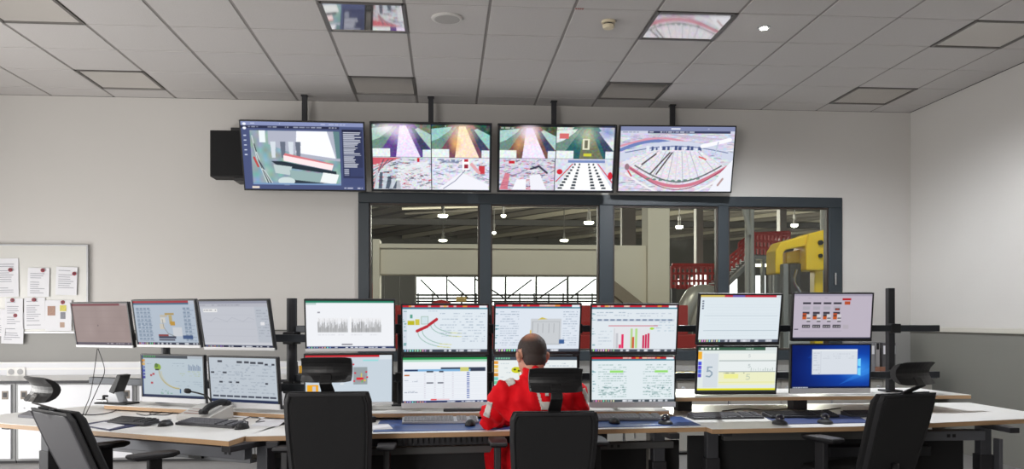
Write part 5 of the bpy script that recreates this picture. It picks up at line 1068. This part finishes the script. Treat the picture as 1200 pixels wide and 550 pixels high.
def hand(bm, wr, ha, s):
    d = (ha-wr).normalized(); sd = Vector((d.y, -d.x, 0)).normalized(); pc = wr+d*.055
    for k in (-1.3, -.45, .45, 1.3): cap(bm, wr+sd*.012*k, .013, pc+sd*.017*k+d*.035, .0125)
    for k, L in ((-1.5, .062), (-.5, .078), (.5, .085), (1.5, .074)):
        b = pc+sd*.0155*k+d*.04; m_ = b+d*L*.55+Vector((0, 0, .006)); cap(bm, b, .0095, m_, .0088); cap(bm, m_, .0088, b+d*L-Vector((0, 0, .012)), .0075)
    b = wr+d*.03+sd*(-.022*s); m_ = b+d*.03+sd*(-.028*s); cap(bm, b, .013, m_, .0105); cap(bm, m_, .0105, m_+d*.032+sd*(-.006*s)-Vector((0, 0, .006)), .0085)
def body_fill(bm):
    ico(bm, H(0, -.012, .035), (.076, .094, .088), HR); ico(bm, H(0, .03, -.03), (.063, .068, .085), HR); ico(bm, H(0, .055, -.075), (.042, .036, .035), HR); ico(bm, H(0, -.045, -.02), (.062, .055, .07), HR)
    cap(bm, H(0, .088, .0), .009, H(0, .108, -.032), .013); ico(bm, H(0, .092, -.066), (.024, .01, .009), HR); ico(bm, H(.032, .078, .018), (.02, .01, .008), HR); ico(bm, H(-.032, .078, .018), (.02, .01, .008), HR)
    for s in (-1, 1):
        ico(bm, H(s*.080, -.012, -.008), (.012, .020, .032), HR); ico(bm, H(s*.090, -.02, .004), (.010, .015, .022), HR)
    cap(bm, J_['neck']+Vector((0, -.02, -.04)), .068, H(0, -.03, -.06), .056)
    ico(bm, J_['che'], (.15, .10, .15)); ico(bm, J_['wai'], (.145, .10, .14)); ico(bm, J_['pel'], (.165, .12, .11)); cap(bm, J_['che'], .1, J_['wai'], .11); cap(bm, J_['wai'], .11, J_['pel'], .11)
    cap(bm, J_['neck']-Vector((0, .01, .06)), .07, J_['che'], .09)
    for s in 'lr':
        cap(bm, J_[s+'s'], .055, J_[s+'e'], .043); cap(bm, J_[s+'e'], .043, J_[s+'w'], .027); hand(bm, J_[s+'w'], J_[s+'h'], 1 if s == 'l' else -1)
        cap(bm, J_['neck']-Vector((0, .01, .06)), .05, J_[s+'s'], .05)
        cap(bm, J_[s+'hip'], .085, J_[s+'k'], .06); cap(bm, J_[s+'k'], .055, J_[s+'a'], .038); cap(bm, J_[s+'a'], .04, J_[s+'t'], .032)
skin = mat('skin', (206, 150, 126), .55, bump=.06, bscale=200, var=.08, vscale=30)
body_me = blob(body_fill, .0055, 4); body = link(body_me, 'body', skin, per)
HRi = HR.inverted(); hc = np.array(J_['head']); HRn = np.array(HRi)
def hl(v): return (v-hc) @ HRn.T
def hair_keep(v, n):
    h = hl(v); x, y, z = h[:, 0], h[:, 1], h[:, 2]; ear = (np.abs(x) > .066) & (y > -.036) & (y < .016) & (z < .034)
    return (z > -.058) & (y < .03+.25*np.clip(z-.04, 0, .05)) & (z > -.058+1.0*np.clip(y+.055, 0, 1)) & ~ear & (np.linalg.norm(h, axis=1) < .16)
hairm = bpy.data.materials.new('cropped_hair'); hairm.use_nodes = True
nt = hairm.node_tree; b = nt.nodes['Principled BSDF']; b.inputs['Roughness'].default_value = .7
at_ = nt.nodes.new('ShaderNodeAttribute'); at_.attribute_name = 'hair_tone'; nz = nt.nodes.new('ShaderNodeTexNoise'); nz.inputs['Scale'].default_value = 260; nz.inputs['Detail'].default_value = 4
tcn = nt.nodes.new('ShaderNodeTexCoord'); nt.links.new(tcn.outputs['Object'], nz.inputs['Vector']); mx = nt.nodes.new('ShaderNodeMix'); mx.data_type = 'RGBA'; mx.blend_type = 'MULTIPLY'; mx.inputs[0].default_value = .7
nt.links.new(at_.outputs['Color'], mx.inputs[6]); nt.links.new(nz.outputs['Color'], mx.inputs[7]); nt.links.new(mx.outputs[2], b.inputs['Base Color'])
bpn = nt.nodes.new('ShaderNodeBump'); bpn.inputs['Strength'].default_value = .5; bpn.inputs['Distance'].default_value = .004; nt.links.new(nz.outputs['Fac'], bpn.inputs['Height']); nt.links.new(bpn.outputs['Normal'], b.inputs['Normal'])
hair = shell_part('hair', body_me, hair_keep, .003, hairm, per)
v, n = arr(hair.data); h = hl(v); crown = np.clip(1.02-np.linalg.norm((h-np.array([-.022, -.045, .105]))/np.array([.06, .075, .05]), axis=1), 0, 1)**1.3
tone = lin((54, 42, 38))[None]*(1-crown[:, None])+lin((190, 128, 100))[None]*crown[:, None]
ca = hair.data.color_attributes.new('hair_tone', 'FLOAT_COLOR', 'POINT'); ca.data.foreach_set('color', np.concatenate([tone*1.6, np.ones((len(v), 1))], 1).ravel())
for s in (-1, 1):
    e = MB().lathe([(max(.0008, .011*math.sin(a)), -.011*math.cos(a)) for a in np.linspace(.02, math.pi-.02, 10)], 14, Matrix.Translation(H(s*.031, .078, .002))).build('eye', mat('eye_white', (230, 225, 220), .2), per, smooth=True)
    MB().lathe([(.005, 0), (.004, .0012)], 12, Matrix.Translation(H(s*.031, .0884, .002)) @ HR.to_4x4() @ Matrix.Rotation(-math.pi/2, 4, 'X')).build('iris', mat('iris', (60, 44, 34), .3), e)
def jacket_fill(bm):
    ico(bm, J_['che']+Vector((0, -.005, 0)), (.19, .135, .16)); ico(bm, J_['wai'], (.19, .14, .15)); ico(bm, J_['pel']+Vector((-.0, 0, .03)), (.205, .15, .11)); cap(bm, J_['che'], .13, J_['wai'], .135); cap(bm, J_['wai'], .14, J_['pel'], .14)
    cap(bm, J_['neck']-Vector((0, .012, .07)), .09, J_['che'], .12); cap(bm, J_['neck']-Vector((0, .008, .05)), .082, J_['neck']+Vector((-.002, .006, .025)), .077)
    for s in 'lr':
        nk = J_['neck']-Vector((0, .012, .055)); cap(bm, nk, .075, J_[s+'s'], .078)
        cap(bm, J_[s+'s']-Vector((0, 0, .01)), .08, J_[s+'e'], .066); cap(bm, J_[s+'s']-Vector((0, 0, .05)), .07, J_['che']-Vector((0, 0, .05)), .11)
        cap(bm, J_[s+'e'], .066, J_[s+'w']-(J_[s+'w']-J_[s+'e'])*.06, .045)
jk_me = blob(jacket_fill, .009, 8)
v, n = arr(jk_me)                                     # folds of the heavy cloth
el = np.array(J_['le']); er = np.array(J_['re'])
fold = .008*np.sin(v[:, 2]*62+v[:, 0]*28+3*np.sin(v[:, 0]*17))*np.clip(1.1-np.abs(v[:, 2]-.75)*3, .15, 1)+.006*np.sin(v[:, 0]*90+v[:, 2]*55+2*np.sin(v[:, 2]*30))
for e in (el, er): d = np.linalg.norm(v-e, axis=1); fold += .007*np.exp(-(d/.1)**2)*np.sin((v-e) @ np.array([30, 70, 85]))
v2 = v+n*fold[:, None]; jk_me.vertices.foreach_set('co', v2.ravel()); jk_me.update()
redj = mat('red_workwear', (222, 6, 24), .85, spec=.25, bump=.3, bscale=45, var=.12, vscale=14)
jacket = link(jk_me, 'jacket', redj, per)
refl = mat('reflective_grey', (206, 202, 196), .4)
def img_uv(v):                                        # where a point of the person falls in the photograph (only used to choose cloth patches)
    P = v+np.array([PX, PY, 0]); c, s = math.cos(PSI), math.sin(PSI); xc = c*P[:, 0]-s*P[:, 1]; yc = s*P[:, 0]+c*P[:, 1]; return 600+F*xc/yc, HZ-F*(P[:, 2]-CH)/yc
def quadpatch(name, q, lab=None):
    def keep(v, n):
        u, w = img_uv(v); ins = np.zeros(len(v), bool)
        for i in range(len(q)):
            (xa, ya), (xb, yb) = q[i], q[(i+1) % len(q)]
            if ya == yb: continue
            ins ^= ((ya > w) != (yb > w)) & (u < (xb-xa)*(w-ya)/(yb-ya)+xa)
        return ins & (n[:, 1] < .25)
    o = shell_part(name, fine_me, keep, .0035, refl, jacket); return o
bm = bmesh.new(); bm.from_mesh(jk_me); bmesh.ops.subdivide_edges(bm, edges=bm.edges[:], cuts=1, use_grid_fill=True); fine_me = bpy.data.meshes.new('fine'); bm.to_mesh(fine_me); bm.free(); fine_me.update()
quadpatch('reflective_patch', [(591, 446), (601, 442), (605, 450), (596, 454)]); quadpatch('reflective_patch', [(566, 488), (572, 470), (578, 472), (574, 490)]); quadpatch('reflective_patch', [(680, 456), (685, 455), (691, 470), (688, 474)])
quadpatch('back_emblem', [(627, 456), (632, 456), (636, 471), (652, 471), (652, 481), (634, 481)]); quadpatch('emblem_mark', [(638, 460), (643, 460), (643, 465), (638, 465)])
bpy.data.meshes.remove(fine_me)
def trouser_fill(bm):
    ico(bm, J_['pel'], (.185, .14, .115))
    for s in 'lr': cap(bm, J_[s+'hip'], .11, J_[s+'k'], .085); cap(bm, J_[s+'k'], .085, J_[s+'a']+Vector((0, 0, .02)), .068)
link(blob(trouser_fill, .012, 5), 'trousers', redj, per)
for s in 'lr':
    def shoe_fill(bm): cap(bm, J_[s+'a']-Vector((0, .02, .03)), .05, J_[s+'t'], .043); ico(bm, J_[s+'a']-Vector((0, .02, .045)), (.05, .06, .06))
    link(blob(shoe_fill, .01, 4), 'shoe', mat('shoe_black', (26, 25, 25), .6), per)
